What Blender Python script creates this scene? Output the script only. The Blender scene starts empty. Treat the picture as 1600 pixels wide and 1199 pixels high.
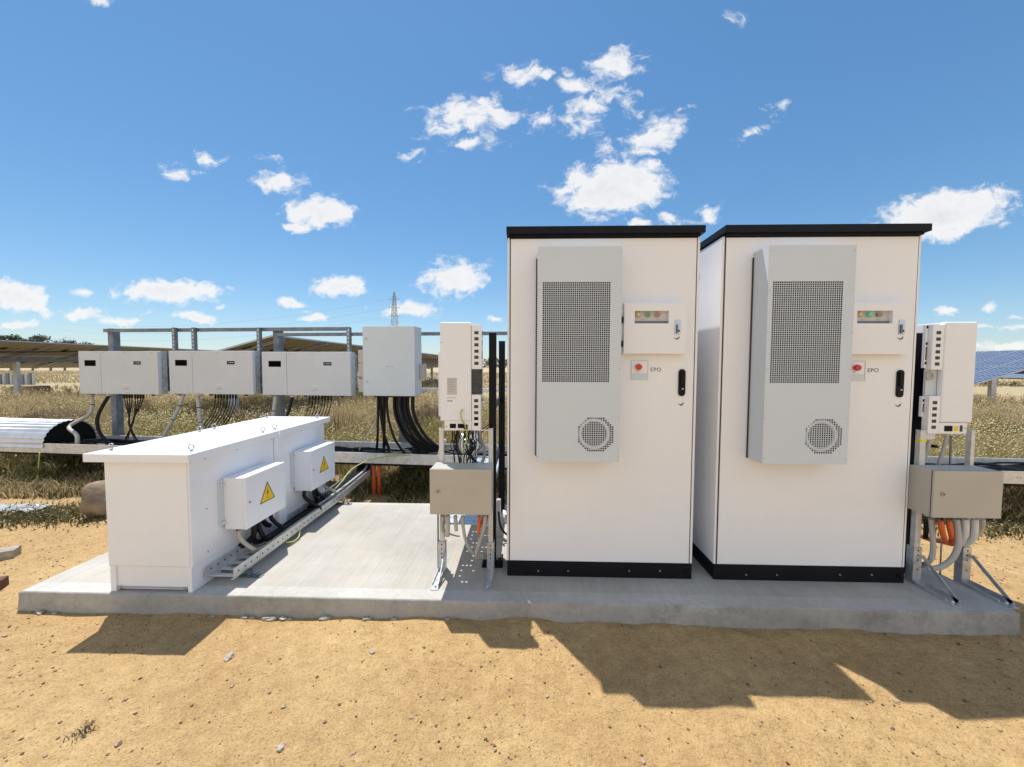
import bpy, bmesh, math, random
import numpy as np
from mathutils import Vector, Matrix
random.seed(7); RS = np.random.RandomState(11)
sc = bpy.context.scene; COL = sc.collection
R = math.radians

# ------------------------------------------------------------------ camera
F, PITCH, YAW, ROLL, CZ = 606.4, .04794, -.02935, -.00318, 1.48
cy, sy, cp, sp = math.cos(YAW), math.sin(YAW), math.cos(PITCH), math.sin(PITCH)
FW = Vector((sy*cp, cy*cp, -sp)); r0 = Vector((cy, -sy, 0)); d0 = FW.cross(r0)
RT = r0*math.cos(ROLL) + d0*math.sin(ROLL); DN = d0*math.cos(ROLL) - r0*math.sin(ROLL)
CAMP = Vector((0, 0, CZ))
def ray(px, py): return FW*F + RT*(px-800) + DN*(py-599.5)
def at(px, py, Y):
    d = ray(px, py); return CAMP + d*(Y/d.y)
def gr(px, py, Z=0.0):
    d = ray(px, py); return CAMP + d*((Z-CZ)/d.z)
cam = bpy.data.cameras.new('camera'); camo = bpy.data.objects.new('camera', cam); COL.objects.link(camo)
cam.sensor_width = 36; cam.lens = 36*F/1600; cam.clip_start = .05; cam.clip_end = 9000
m = Matrix((RT, -DN, -FW)).transposed().to_4x4(); m.translation = CAMP; camo.matrix_world = m
sc.camera = camo

# ------------------------------------------------------------------ materials
def nodes(mat): return mat.node_tree.nodes, mat.node_tree.links
def mat(name, col, rough=.5, metal=0., var=.06, vscale=6., bump=0., bscale=60., spec=.5, dirt=0., emis=None, coord='Object', stretch=None):
    """Principled material with procedural variation of colour, gloss and surface."""
    mt = bpy.data.materials.new(name); mt.use_nodes = True
    n, l = nodes(mt); b = n['Principled BSDF']
    b.inputs['Metallic'].default_value = metal; b.inputs['Specular IOR Level'].default_value = spec
    tc = n.new('ShaderNodeTexCoord'); src = tc.outputs[coord]
    if stretch:
        mp = n.new('ShaderNodeMapping'); mp.inputs['Scale'].default_value = stretch
        l.new(src, mp.inputs[0]); src = mp.outputs[0]
    nz = n.new('ShaderNodeTexNoise'); nz.inputs['Scale'].default_value = vscale; nz.inputs['Detail'].default_value = 6
    l.new(src, nz.inputs['Vector'])
    cr = n.new('ShaderNodeValToRGB'); e = cr.color_ramp.elements
    c = list(col)
    e[0].position = .3; e[1].position = .7
    e[0].color = [max(0, x*(1-var)) for x in c]+[1]; e[1].color = [min(1, x*(1+var)) for x in c]+[1]
    l.new(nz.outputs['Fac'], cr.inputs[0]); out = cr.outputs[0]
    if dirt:
        n2 = n.new('ShaderNodeTexNoise'); n2.inputs['Scale'].default_value = vscale*3.1; n2.inputs['Detail'].default_value = 9
        n2.inputs['Roughness'].default_value = .7; l.new(src, n2.inputs['Vector'])
        c2 = n.new('ShaderNodeValToRGB'); c2.color_ramp.elements[0].position = .52; c2.color_ramp.elements[1].position = .75
        l.new(n2.outputs['Fac'], c2.inputs[0])
        mu = n.new('ShaderNodeMath'); mu.operation = 'MULTIPLY'; mu.inputs[1].default_value = dirt; l.new(c2.outputs[0], mu.inputs[0])
        mx = n.new('ShaderNodeMix'); mx.data_type = 'RGBA'; mx.inputs[7].default_value = (.30, .22, .13, 1)
        l.new(mu.outputs[0], mx.inputs[0]); l.new(out, mx.inputs[6]); out = mx.outputs[2]
    l.new(out, b.inputs['Base Color'])
    mr = n.new('ShaderNodeMapRange'); mr.inputs[3].default_value = max(.02, rough-.07); mr.inputs[4].default_value = min(1, rough+.07)
    l.new(nz.outputs['Fac'], mr.inputs[0]); l.new(mr.outputs[0], b.inputs['Roughness'])
    if bump:
        n3 = n.new('ShaderNodeTexNoise'); n3.inputs['Scale'].default_value = bscale; n3.inputs['Detail'].default_value = 5
        l.new(src, n3.inputs['Vector'])
        bp = n.new('ShaderNodeBump'); bp.inputs['Strength'].default_value = bump; bp.inputs['Distance'].default_value = .01
        l.new(n3.outputs['Fac'], bp.inputs['Height']); l.new(bp.outputs[0], b.inputs['Normal'])
    if emis:
        b.inputs['Emission Color'].default_value = (*emis[:3], 1); b.inputs['Emission Strength'].default_value = emis[3]
    return mt

M = {}
M['white'] = mat('white_powder_coat', (.84, .855, .895), .38, var=.015, vscale=2.2, bump=.05, bscale=220, dirt=.05)
M['white2'] = mat('white_enclosure_paint', (.845, .875, .93), .34, var=.015, vscale=2.5, bump=.05, bscale=220, dirt=.05)
M['acgrey'] = mat('light_grey_paint', (.60, .665, .735), .42, var=.02, vscale=3, bump=.05, bscale=200, dirt=.04)
M['invgrey'] = mat('pale_grey_inverter_paint', (.59, .625, .665), .45, var=.03, vscale=4, bump=.06, bscale=160, dirt=.10)
M['combgrey'] = mat('cool_grey_box_paint', (.59, .64, .66), .42, var=.02, vscale=3, bump=.06, bscale=160, dirt=.06)
M['beige'] = mat('warm_grey_box_paint', (.47, .44, .385), .48, var=.035, vscale=5, bump=.12, bscale=180, dirt=.08)
M['black'] = mat('black_powder_coat', (.007, .008, .012), .5, var=.2, vscale=5, bump=.1, bscale=160, spec=.18)
M['rubber'] = mat('black_rubber', (.010, .010, .011), .45, var=.3, vscale=20, spec=.25)
M['dark'] = mat('dark_recess', (.012, .012, .013), .8, var=.2, spec=.1)
M['coil'] = mat('dull_coil_fins', (.06, .065, .07), .7, metal=.2, var=.4, vscale=40, stretch=(1, 1, 5))
M['seam'] = mat('dark_seam_gasket', (.06, .05, .05), .8)
M['galv'] = mat('galvanised_steel', (.56, .58, .60), .46, metal=.75, var=.22, vscale=24, bump=.1, bscale=70, dirt=.14)
M['galvlt'] = mat('bright_galvanised_steel', (.66, .67, .67), .5, metal=.55, var=.15, vscale=16, bump=.1, bscale=70, dirt=.1)
M['frame'] = mat('weathered_dark_galvanised', (.20, .22, .25), .55, metal=.5, var=.3, vscale=12, bump=.15, bscale=60)
M['corr'] = mat('corrugated_galvanised_sheet', (.66, .70, .76), .36, metal=.7, var=.12, vscale=9, bump=.08, bscale=40, dirt=.06)
M['bolt'] = mat('zinc_bolt', (.45, .45, .46), .35, metal=.9)
M['cgrey'] = mat('grey_pvc_conduit', (.46, .46, .45), .45, var=.08, vscale=12, dirt=.12)
M['ctan'] = mat('dusty_grey_conduit', (.47, .44, .38), .5, var=.1, vscale=12, dirt=.2)
M['cwhite'] = mat('white_conduit', (.68, .68, .68), .42, var=.05, dirt=.08)
M['orange'] = mat('orange_pvc_conduit', (.68, .13, .03), .45, var=.12, vscale=14, dirt=.1)
M['earth'] = mat('green_yellow_wire', (.40, .48, .07), .45, var=.2, vscale=60)
M['yellow'] = mat('warning_yellow', (.85, .60, .02), .4, var=.03)
M['sblack'] = mat('sign_black', (.007, .007, .007), .6, spec=.15)
M['sred'] = mat('sign_red', (.55, .08, .02), .5)
M['red'] = mat('emergency_red', (.62, .03, .03), .3, var=.05)
M['plate'] = mat('grey_label_film', (.55, .54, .54), .4)
M['print'] = mat('dark_print', (.12, .12, .13), .6)
M['pgrey'] = mat('grey_print', (.38, .38, .39), .6)
M['screen'] = mat('black_display_glass', (.002, .002, .003), .5, spec=.03)
M['panelin'] = mat('indicator_panel', (.62, .62, .62), .4)
M['shelf'] = mat('indicator_panel_sill', (.13, .17, .21), .45)
M['amber'] = mat('amber_lamp', (.75, .50, .10), .2)
M['green'] = mat('green_lamp', (.10, .30, .22), .2)
M['greenlit'] = mat('green_lamp_lit', (.05, .5, .25), .2, emis=(.1, 1, .45, .12))
M['rose'] = mat('red_lamp', (.50, .16, .20), .2)
M['rose2'] = mat('red_lamp_dull', (.33, .22, .22), .2)
M['lens'] = mat('latch_metal', (.50, .56, .66), .2, metal=.7)
M['stone'] = mat('sandstone_pebble', (.40, .29, .19), .85, var=.35, vscale=9, bump=.3, bscale=50)
M['stonegrey'] = mat('grey_concrete_rubble', (.40, .36, .30), .85, var=.25, vscale=14, bump=.4, bscale=60)
M['boulder'] = mat('tan_boulder', (.24, .18, .12), .9, var=.45, vscale=7, bump=1., bscale=22, dirt=.3)
M['timber'] = mat('weathered_timber', (.34, .30, .25), .8, var=.3, vscale=6, bump=.4, bscale=20, stretch=(1, 8, 8))
M['rustwood'] = mat('brown_timber', (.12, .055, .035), .8, var=.3, vscale=8, bump=.4, bscale=20)
M['plastic'] = mat('white_plastic_film', (.40, .41, .42), .3, var=.08, vscale=14, bump=.4, bscale=20)
M['bark'] = mat('eucalypt_bark', (.30, .26, .21), .9, var=.3, vscale=3, bump=.3)
M['twig'] = mat('dry_twigs', (.23, .18, .12), .9, var=.3, vscale=6)
M['yellowtape'] = mat('yellow_tape', (.75, .68, .05), .4)
M['foil'] = mat('foil_sleeve', (.72, .73, .75), .28, metal=.8, var=.3, vscale=30, bump=.9, bscale=45)
M['steelfar'] = mat('far_lattice_steel', (.30, .34, .38), .6, metal=.2)
M['backsheet'] = mat('module_backsheet', (.40, .335, .22), .6, var=.12, vscale=1.3)  # pale grey sheet with the warm ground bounce put into its tan
M['modframe'] = mat('aluminium_module_frame', (.50, .52, .55), .4, metal=.6)

def leafmat(name, c1, c2, transl=.25):
    mt = bpy.data.materials.new(name); mt.use_nodes = True
    n, l = nodes(mt); b = n['Principled BSDF']; b.inputs['Roughness'].default_value = .6; b.inputs['Specular IOR Level'].default_value = .25
    a = n.new('ShaderNodeAttribute'); a.attribute_name = 'rnd'
    tc = n.new('ShaderNodeTexCoord'); nz = n.new('ShaderNodeTexNoise'); nz.inputs['Scale'].default_value = .55; nz.inputs['Detail'].default_value = 3
    l.new(tc.outputs['Object'], nz.inputs['Vector'])
    ad = n.new('ShaderNodeMath'); ad.operation = 'ADD'; l.new(a.outputs['Fac'], ad.inputs[0]); l.new(nz.outputs['Fac'], ad.inputs[1])
    ml = n.new('ShaderNodeMath'); ml.operation = 'MULTIPLY_ADD'; ml.inputs[1].default_value = .9; ml.inputs[2].default_value = -.4
    l.new(ad.outputs[0], ml.inputs[0])
    cr = n.new('ShaderNodeValToRGB'); e = cr.color_ramp.elements
    e[0].color = (*c1, 1); e[1].color = (*c2, 1); l.new(ml.outputs[0], cr.inputs[0]); l.new(cr.outputs[0], b.inputs['Base Color'])
    tr = n.new('ShaderNodeBsdfTranslucent'); l.new(cr.outputs[0], tr.inputs[0])
    mx = n.new('ShaderNodeMixShader'); mx.inputs[0].default_value = transl
    l.new(b.outputs[0], mx.inputs[1]); l.new(tr.outputs[0], mx.inputs[2]); l.new(mx.outputs[0], n['Material Output'].inputs[0])
    return mt
M['straw'] = leafmat('dry_straw_grass', (.32, .235, .115), (.66, .54, .32))
M['greengrass'] = leafmat('green_weed_leaf', (.05, .052, .020), (.17, .15, .06))
M['yellowgreen'] = leafmat('yellow_green_weed', (.25, .215, .075), (.55, .47, .20))
M['seed'] = leafmat('cream_seed_head', (.55, .46, .22), (.74, .66, .40))
M['gum'] = leafmat('gum_leaf', (.035, .05, .025), (.10, .12, .06))
M['scrubleaf'] = leafmat('grey_green_scrub_leaf', (.07, .075, .05), (.16, .15, .10))
M['brownleaf'] = leafmat('dry_brown_stems', (.17, .12, .07), (.36, .27, .16))

# solar cell glass
def solar_mat():
    mt = bpy.data.materials.new('blue_solar_cells'); mt.use_nodes = True
    n, l = nodes(mt); b = n['Principled BSDF']; b.inputs['Roughness'].default_value = .22
    tc = n.new('ShaderNodeTexCoord'); br = n.new('ShaderNodeTexBrick')
    br.offset = 0; br.inputs['Scale'].default_value = 1; br.inputs['Brick Width'].default_value = .158; br.inputs['Row Height'].default_value = .158
    br.inputs['Mortar Size'].default_value = .009; br.inputs['Color1'].default_value = (.022, .034, .070, 1); br.inputs['Color2'].default_value = (.034, .048, .092, 1)
    br.inputs['Mortar'].default_value = (.45, .5, .6, 1)
    l.new(tc.outputs['Object'], br.inputs['Vector']); l.new(br.outputs[0], b.inputs['Base Color'])
    return mt
M['cells'] = solar_mat()

# concrete
def concrete(name, base, broom, dirt):
    mt = bpy.data.materials.new(name); mt.use_nodes = True
    n, l = nodes(mt); b = n['Principled BSDF']; b.inputs['Roughness'].default_value = .88; b.inputs['Specular IOR Level'].default_value = .3
    tc = n.new('ShaderNodeTexCoord')
    n1 = n.new('ShaderNodeTexNoise'); n1.inputs['Scale'].default_value = 1.6; n1.inputs['Detail'].default_value = 8; n1.inputs['Roughness'].default_value = .65
    l.new(tc.outputs['Object'], n1.inputs['Vector'])
    cr = n.new('ShaderNodeValToRGB'); e = cr.color_ramp.elements; e[0].position = .32; e[1].position = .68
    e[0].color = (*[x*.80 for x in base], 1); e[1].color = (*[min(1, x*1.10) for x in base], 1)
    l.new(n1.outputs['Fac'], cr.inputs[0])
    mp = n.new('ShaderNodeMapping'); mp.inputs['Scale'].default_value = (170, 2.0, 20) if broom else (30, 30, 30); mp.inputs['Rotation'].default_value = (0, 0, R(4))
    l.new(tc.outputs['Object'], mp.inputs[0])
    n2 = n.new('ShaderNodeTexNoise'); n2.inputs['Scale'].default_value = 1; n2.inputs['Detail'].default_value = 4; n2.inputs['Roughness'].default_value = .6
    l.new(mp.outputs[0], n2.inputs['Vector'])
    m1 = n.new('ShaderNodeMix'); m1.data_type = 'RGBA'; m1.blend_type = 'MULTIPLY'; m1.inputs[0].default_value = .36 if broom else .3
    c2 = n.new('ShaderNodeValToRGB'); c2.color_ramp.elements[0].position = .3; c2.color_ramp.elements[0].color = (.62, .60, .56, 1); c2.color_ramp.elements[1].position = .62
    l.new(n2.outputs['Fac'], c2.inputs[0]); l.new(cr.outputs[0], m1.inputs[6]); l.new(c2.outputs[0], m1.inputs[7])
    # sandy stains
    n3 = n.new('ShaderNodeTexNoise'); n3.inputs['Scale'].default_value = 2.7 if broom else 5; n3.inputs['Detail'].default_value = 10; n3.inputs['Roughness'].default_value = .75
    l.new(tc.outputs['Object'], n3.inputs['Vector'])
    c3 = n.new('ShaderNodeValToRGB'); c3.color_ramp.elements[0].position = .5; c3.color_ramp.elements[1].position = .72
    l.new(n3.outputs['Fac'], c3.inputs[0]); mu = n.new('ShaderNodeMath'); mu.operation = 'MULTIPLY'; mu.inputs[1].default_value = dirt
    l.new(c3.outputs[0], mu.inputs[0])
    m2 = n.new('ShaderNodeMix'); m2.data_type = 'RGBA'; m2.inputs[7].default_value = (.40, .31, .19, 1) if broom else (.12, .11, .10, 1)
    l.new(mu.outputs[0], m2.inputs[0]); l.new(m1.outputs[2], m2.inputs[6])
    # tiny pits
    vo = n.new('ShaderNodeTexVoronoi'); vo.inputs['Scale'].default_value = 60; l.new(tc.outputs['Object'], vo.inputs['Vector'])
    c4 = n.new('ShaderNodeValToRGB'); c4.color_ramp.elements[0].position = .06; c4.color_ramp.elements[0].color = (.35, .33, .3, 1); c4.color_ramp.elements[1].position = .12
    l.new(vo.outputs['Distance'], c4.inputs[0])
    m3 = n.new('ShaderNodeMix'); m3.data_type = 'RGBA'; m3.blend_type = 'MULTIPLY'; m3.inputs[0].default_value = .5
    l.new(m2.outputs[2], m3.inputs[6]); l.new(c4.outputs[0], m3.inputs[7])
    l.new(m3.outputs[2], b.inputs['Base Color'])
    bp = n.new('ShaderNodeBump'); bp.inputs['Strength'].default_value = .5; bp.inputs['Distance'].default_value = .003 if broom else .008
    l.new(n2.outputs['Fac'], bp.inputs['Height']); l.new(bp.outputs[0], b.inputs['Normal'])
    return mt
M['conc'] = concrete('broomed_concrete', (.45, .43, .39), True, .42)
M['concedge'] = concrete('trowelled_concrete_border', (.49, .475, .44), False, .08)
M['concside'] = concrete('formed_concrete_side', (.41, .40, .375), False, .55)

def ground_mat():
    mt = bpy.data.materials.new('sandy_ground'); mt.use_nodes = True
    n, l = nodes(mt); b = n['Principled BSDF']; b.inputs['Roughness'].default_value = .95; b.inputs['Specular IOR Level'].default_value = .15
    geo = n.new('ShaderNodeNewGeometry'); pos = geo.outputs['Position']
    def noise(s, d=6, r=.6):
        q = n.new('ShaderNodeTexNoise'); q.inputs['Scale'].default_value = s; q.inputs['Detail'].default_value = d; q.inputs['Roughness'].default_value = r
        l.new(pos, q.inputs['Vector']); return q.outputs['Fac']
    def ramp(src, p0, c0, p1, c1):
        q = n.new('ShaderNodeValToRGB'); e = q.color_ramp.elements; e[0].position = p0; e[0].color = (*c0, 1); e[1].position = p1; e[1].color = (*c1, 1)
        l.new(src, q.inputs[0]); return q.outputs[0]
    def mix(f, a, c, mode='MIX'):
        q = n.new('ShaderNodeMix'); q.data_type = 'RGBA'; q.blend_type = mode
        if isinstance(f, float): q.inputs[0].default_value = f
        else: l.new(f, q.inputs[0])
        l.new(a, q.inputs[6])
        if isinstance(c, tuple): q.inputs[7].default_value = (*c, 1)
        else: l.new(c, q.inputs[7])
        return q.outputs[2]
    sand = ramp(noise(1.3, 7, .62), .33, (.49, .325, .15), .68, (.62, .44, .215))
    sand = mix(.7, sand, ramp(noise(14, 7, .72), .3, (.66, .60, .55), .62, (1, 1, 1)), 'MULTIPLY')
    sand = mix(.6, sand, ramp(noise(110, 4, .75), .34, (.42, .36, .32), .52, (1, 1, 1)), 'MULTIPLY')
    # grit: pale and dark grains
    vo = n.new('ShaderNodeTexVoronoi'); vo.inputs['Scale'].default_value = 75; l.new(pos, vo.inputs['Vector'])
    g = ramp(vo.outputs['Distance'], .08, (1, 1, 1), .2, (0, 0, 0))
    sep = n.new('ShaderNodeSeparateColor'); l.new(vo.outputs['Color'], sep.inputs[0])
    thr = n.new('ShaderNodeMath'); thr.operation = 'GREATER_THAN'; thr.inputs[1].default_value = .80; l.new(sep.outputs[0], thr.inputs[0])
    mu = n.new('ShaderNodeMath'); mu.operation = 'MULTIPLY'; l.new(g, mu.inputs[0]); l.new(thr.outputs[0], mu.inputs[1])
    sand = mix(mu.outputs[0], sand, ramp(sep.outputs[1], .3, (.16, .095, .06), .8, (.55, .48, .40)))
    # field beyond
    field = ramp(noise(.35, 8, .7), .35, (.25, .19, .10), .65, (.46, .37, .22))
    far = ramp(noise(.03, 4, .6), .4, (.46, .37, .23), .62, (.38, .32, .19))
    sx = n.new('ShaderNodeSeparateXYZ'); l.new(pos, sx.inputs[0])
    def mr(src, a, c):
        q = n.new('ShaderNodeMapRange'); q.inputs[1].default_value = a; q.inputs[2].default_value = c; l.new(src, q.inputs[0]); return q.outputs[0]
    field = mix(mr(sx.outputs[1], 12, 30), field, far)
    ad = n.new('ShaderNodeMath'); ad.operation = 'MULTIPLY_ADD'; ad.inputs[1].default_value = 1.2; l.new(noise(2.2, 5), ad.inputs[0]); l.new(sx.outputs[1], ad.inputs[2])
    col = mix(mr(ad.outputs[0], 4.55, 4.9), sand, field)
    l.new(col, b.inputs['Base Color'])
    n5 = noise(16, 8, .65); n6 = noise(120, 3, .6)
    aa = n.new('ShaderNodeMath'); aa.operation = 'MULTIPLY_ADD'; aa.inputs[1].default_value = .25; l.new(n6, aa.inputs[0]); l.new(n5, aa.inputs[2])
    bp = n.new('ShaderNodeBump'); bp.inputs['Strength'].default_value = 1.0; bp.inputs['Distance'].default_value = .03
    l.new(aa.outputs[0], bp.inputs['Height']); l.new(bp.outputs[0], b.inputs['Normal'])
    return mt
M['ground'] = ground_mat()

# ------------------------------------------------------------------ mesh helpers
def tag(o, label=None, cat=None, group=None, kind=None):
    if label: o['label'] = label
    if cat: o['category'] = cat
    if group: o['group'] = group
    if kind: o['kind'] = kind
    return o
def thing(name, label, cat, loc=(0, 0, 0), rz=0, group=None):
    o = bpy.data.objects.new(name, None); COL.objects.link(o); o.location = loc; o.rotation_euler = (0, 0, rz)
    o.empty_display_size = .1
    return tag(o, label, cat, group)
class MB:
    def __init__(s): s.b = bmesh.new()
    def box(s, x0, x1, y0, y1, z0, z1, bev=0., mi=0, seg=2):
        if x0 > x1: x0, x1 = x1, x0
        if y0 > y1: y0, y1 = y1, y0
        if z0 > z1: z0, z1 = z1, z0
        r = bmesh.ops.create_cube(s.b, size=1); vs = r['verts']
        for v in vs: v.co = Vector(((x0+x1)/2+v.co.x*(x1-x0), (y0+y1)/2+v.co.y*(y1-y0), (z0+z1)/2+v.co.z*(z1-z0)))
        fs = {f for v in vs for f in v.link_faces}
        for f in fs: f.material_index = mi
        if bev:
            es = list({e for v in vs for e in v.link_edges})
            rr = bmesh.ops.bevel(s.b, geom=es, offset=bev, segments=seg, profile=.5, affect='EDGES')
            for f in rr['faces']: f.material_index = mi
        return s
    def hexa(s, pts, mi=0):
        v = [s.b.verts.new(p) for p in pts]
        for q in ((3, 2, 1, 0), (4, 5, 6, 7), (0, 1, 5, 4), (1, 2, 6, 5), (2, 3, 7, 6), (3, 0, 4, 7)):
            f = s.b.faces.new([v[i] for i in q]); f.material_index = mi
        return s
    def beam(s, a, b, w, h, up=(0, 0, 1), mi=0):
        a, b = Vector(a), Vector(b); d = (b-a).normalized(); up = Vector(up)
        if abs(d.dot(up)) > .95: up = Vector((0, 1, 0))
        x = d.cross(up).normalized()*w/2; z = x.cross(d).normalized()*h/2
        return s.hexa([a-x-z, a+x-z, a+x+z, a-x+z, b-x-z, b+x-z, b+x+z, b-x+z], mi)
    def prism(s, poly, ext, mi=0):
        ext = Vector(ext); p = [Vector(q) for q in poly]; a = [s.b.verts.new(q) for q in p]; c = [s.b.verts.new(q+ext) for q in p]
        n = len(p); s.b.faces.new(a[::-1]).material_index = mi; s.b.faces.new(c).material_index = mi
        for i in range(n): s.b.faces.new([a[i], a[(i+1) % n], c[(i+1) % n], c[i]]).material_index = mi
        return s
    def tube(s, pts, r, n=8, smooth=True, k=5, r1=None, mi=0, cap=True):
        P = [Vector(p) for p in pts]
        if smooth and len(P) > 2:
            Q = []
            for i in range(len(P)-1):
                p0 = P[max(i-1, 0)]; p1 = P[i]; p2 = P[i+1]; p3 = P[min(i+2, len(P)-1)]
                for j in range(k):
                    t = j/k
                    Q.append(.5*((2*p1)+(p2-p0)*t+(2*p0-5*p1+4*p2-p3)*t*t+(3*p1-p0-3*p2+p3)*t**3))
            Q.append(P[-1]); P = Q
        T = (P[1]-P[0]).normalized(); u = T.orthogonal().normalized(); rings = []
        for i, p in enumerate(P):
            t = (P[min(i+1, len(P)-1)]-P[max(i-1, 0)]).normalized()
            u = (u-t*u.dot(t)).normalized(); v = t.cross(u)
            rr = r if r1 is None else r+(r1-r)*i/(len(P)-1)
            rings.append([s.b.verts.new(p+(u*math.cos(a)+v*math.sin(a))*rr) for a in [2*math.pi*q/n for q in range(n)]])
        for A, B in zip(rings, rings[1:]):
            for i in range(n):
                f = s.b.faces.new([A[i], A[(i+1) % n], B[(i+1) % n], B[i]]); f.smooth = True; f.material_index = mi
        if cap:
            s.b.faces.new(rings[0][::-1]).material_index = mi; s.b.faces.new(rings[-1]).material_index = mi
        return s
    def cyl(s, a, b, r, n=16, r1=None, mi=0): return s.tube([a, b], r, n, False, r1=r1, mi=mi)
    def torus(s, c, R0, r, ax='y', n=24, k=8, a0=0, a1=2*math.pi):
        c = Vector(c); pts = []
        full = abs(a1-a0-2*math.pi) < 1e-6; m_ = n if full else n+1; rings = []
        for i in range(m_):
            a = a0+(a1-a0)*i/n
            if ax == 'y': e = Vector((math.cos(a), 0, math.sin(a))); w = Vector((0, 1, 0))
            elif ax == 'x': e = Vector((0, math.cos(a), math.sin(a))); w = Vector((1, 0, 0))
            else: e = Vector((math.cos(a), math.sin(a), 0)); w = Vector((0, 0, 1))
            rings.append([s.b.verts.new(c+e*(R0+r*math.cos(b))+w*r*math.sin(b)) for b in [2*math.pi*j/k for j in range(k)]])
        for i in range(n if full else n):
            A = rings[i]; B = rings[(i+1) % len(rings)]
            for j in range(k):
                f = s.b.faces.new([A[j], A[(j+1) % k], B[(j+1) % k], B[j]]); f.smooth = True
        return s
    def blob(s, c, rx, ry, rz, sub=2, amp=.2, rot=0, mi=0):
        r = bmesh.ops.create_icosphere(s.b, subdivisions=sub, radius=1); sd = random.random()*99
        from mathutils import noise as N
        ca, sa = math.cos(rot), math.sin(rot)
        for v in r['verts']:
            q = v.co*(1+amp*N.noise(v.co*1.3+Vector((sd, 0, 0)))*1.8+amp*.5*N.noise(v.co*3+Vector((0, sd, 0))))
            x, y, z = q.x*rx, q.y*ry, q.z*rz
            v.co = Vector((c[0]+x*ca-y*sa, c[1]+x*sa+y*ca, c[2]+z))
            for f in v.link_faces: f.material_index = mi
        return s
    def sheet(s, xs, zs, y, hole, ax='y'):
        """perforated sheet: grid over xs,zs; hole(i,j) cells left open"""
        V = {}
        def g(i, j):
            if (i, j) not in V:
                V[i, j] = s.b.verts.new((xs[i], y, zs[j]) if ax == 'y' else (xs[i], zs[j], y))
            return V[i, j]
        for i in range(len(xs)-1):
            for j in range(len(zs)-1):
                if not hole(i, j): s.b.faces.new([g(i, j), g(i+1, j), g(i+1, j+1), g(i, j+1)])
        return s
    def build(s, name, mt, parent=None, fix=True, thick=0):
        if fix: bmesh.ops.recalc_face_normals(s.b, faces=s.b.faces)
        me = bpy.data.meshes.new(name); s.b.to_mesh(me); s.b.free()
        for q in (mt if isinstance(mt, (list, tuple)) else [mt]): me.materials.append(q)
        o = bpy.data.objects.new(name, me); COL.objects.link(o)
        if parent: o.parent = parent
        if thick:
            md = o.modifiers.new('thickness', 'SOLIDIFY'); md.thickness = thick; md.offset = 0
        return o
KIDS = {}
def copy_tree(o, parent=None):
    c = o.copy(); COL.objects.link(c)
    if parent: c.parent = parent
    for ch in list(o.children): copy_tree(ch, c)
    return c
def text_mesh(name, txt, size, mt, parent, loc, rot):
    cu = bpy.data.curves.new(name, 'FONT'); cu.body = txt; cu.size = size; cu.align_x = 'CENTER'; cu.align_y = 'CENTER'; cu.extrude = .0006; cu.space_character = 1.15
    t = bpy.data.objects.new(name, cu); COL.objects.link(t)
    me = bpy.data.meshes.new_from_object(t.evaluated_get(bpy.context.evaluated_depsgraph_get()))
    bpy.data.objects.remove(t); me.materials.clear(); me.materials.append(mt)
    o = bpy.data.objects.new(name, me); COL.objects.link(o); o.parent = parent; o.location = loc; o.rotation_euler = rot
    return o

# value noise in numpy
def vnoise(x, y, seed=0):
    xi = np.floor(x).astype(np.int64); yi = np.floor(y).astype(np.int64); xf = x-xi; yf = y-yi
    def h(a, b):
        n_ = (a*374761393 + b*668265263 + seed*974634777) & 0x7fffffff
        n_ = ((n_ ^ (n_ >> 13))*1274126177) & 0x7fffffff
        return (n_ ^ (n_ >> 16)) % 10007/10007.
    u = xf*xf*(3-2*xf); v = yf*yf*(3-2*yf)
    return (h(xi, yi)*(1-u)+h(xi+1, yi)*u)*(1-v)+(h(xi, yi+1)*(1-u)+h(xi+1, yi+1)*u)*v - .5
SX0, SX1, SY0, SY1, SZ = -2.9825, 2.7295, 2.150, 3.700, .13
def gheight(x, y):
    x = np.asarray(x, float); y = np.asarray(y, float)
    near = np.clip(1-(y-14)/20, 0, 1)
    rg = np.clip(.6+1.6*vnoise(x*.8, y*.8, 9), .25, 1.4)
    h = vnoise(x*.9, y*.9, 1)*.035+vnoise(x*3.1, y*3.1, 2)*.016+vnoise(x*8, y*8, 3)*.009+rg*(vnoise(x*15+y*6, y*24-x*5, 4)*.011+vnoise(x*40, y*40, 5)*.006)
    # soil banked a little against the concrete pad
    dx = np.maximum(np.maximum(SX0-x, x-SX1), 0); dy = np.maximum(np.maximum(SY0-y, y-SY1), 0); d = np.hypot(dx, dy)
    h = h*near + np.exp(-(d/.10)**2)*(.012+.02*vnoise(x*5, y*5, 8))
    return h
def ghz(x, y): return float(gheight(x, y))

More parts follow.
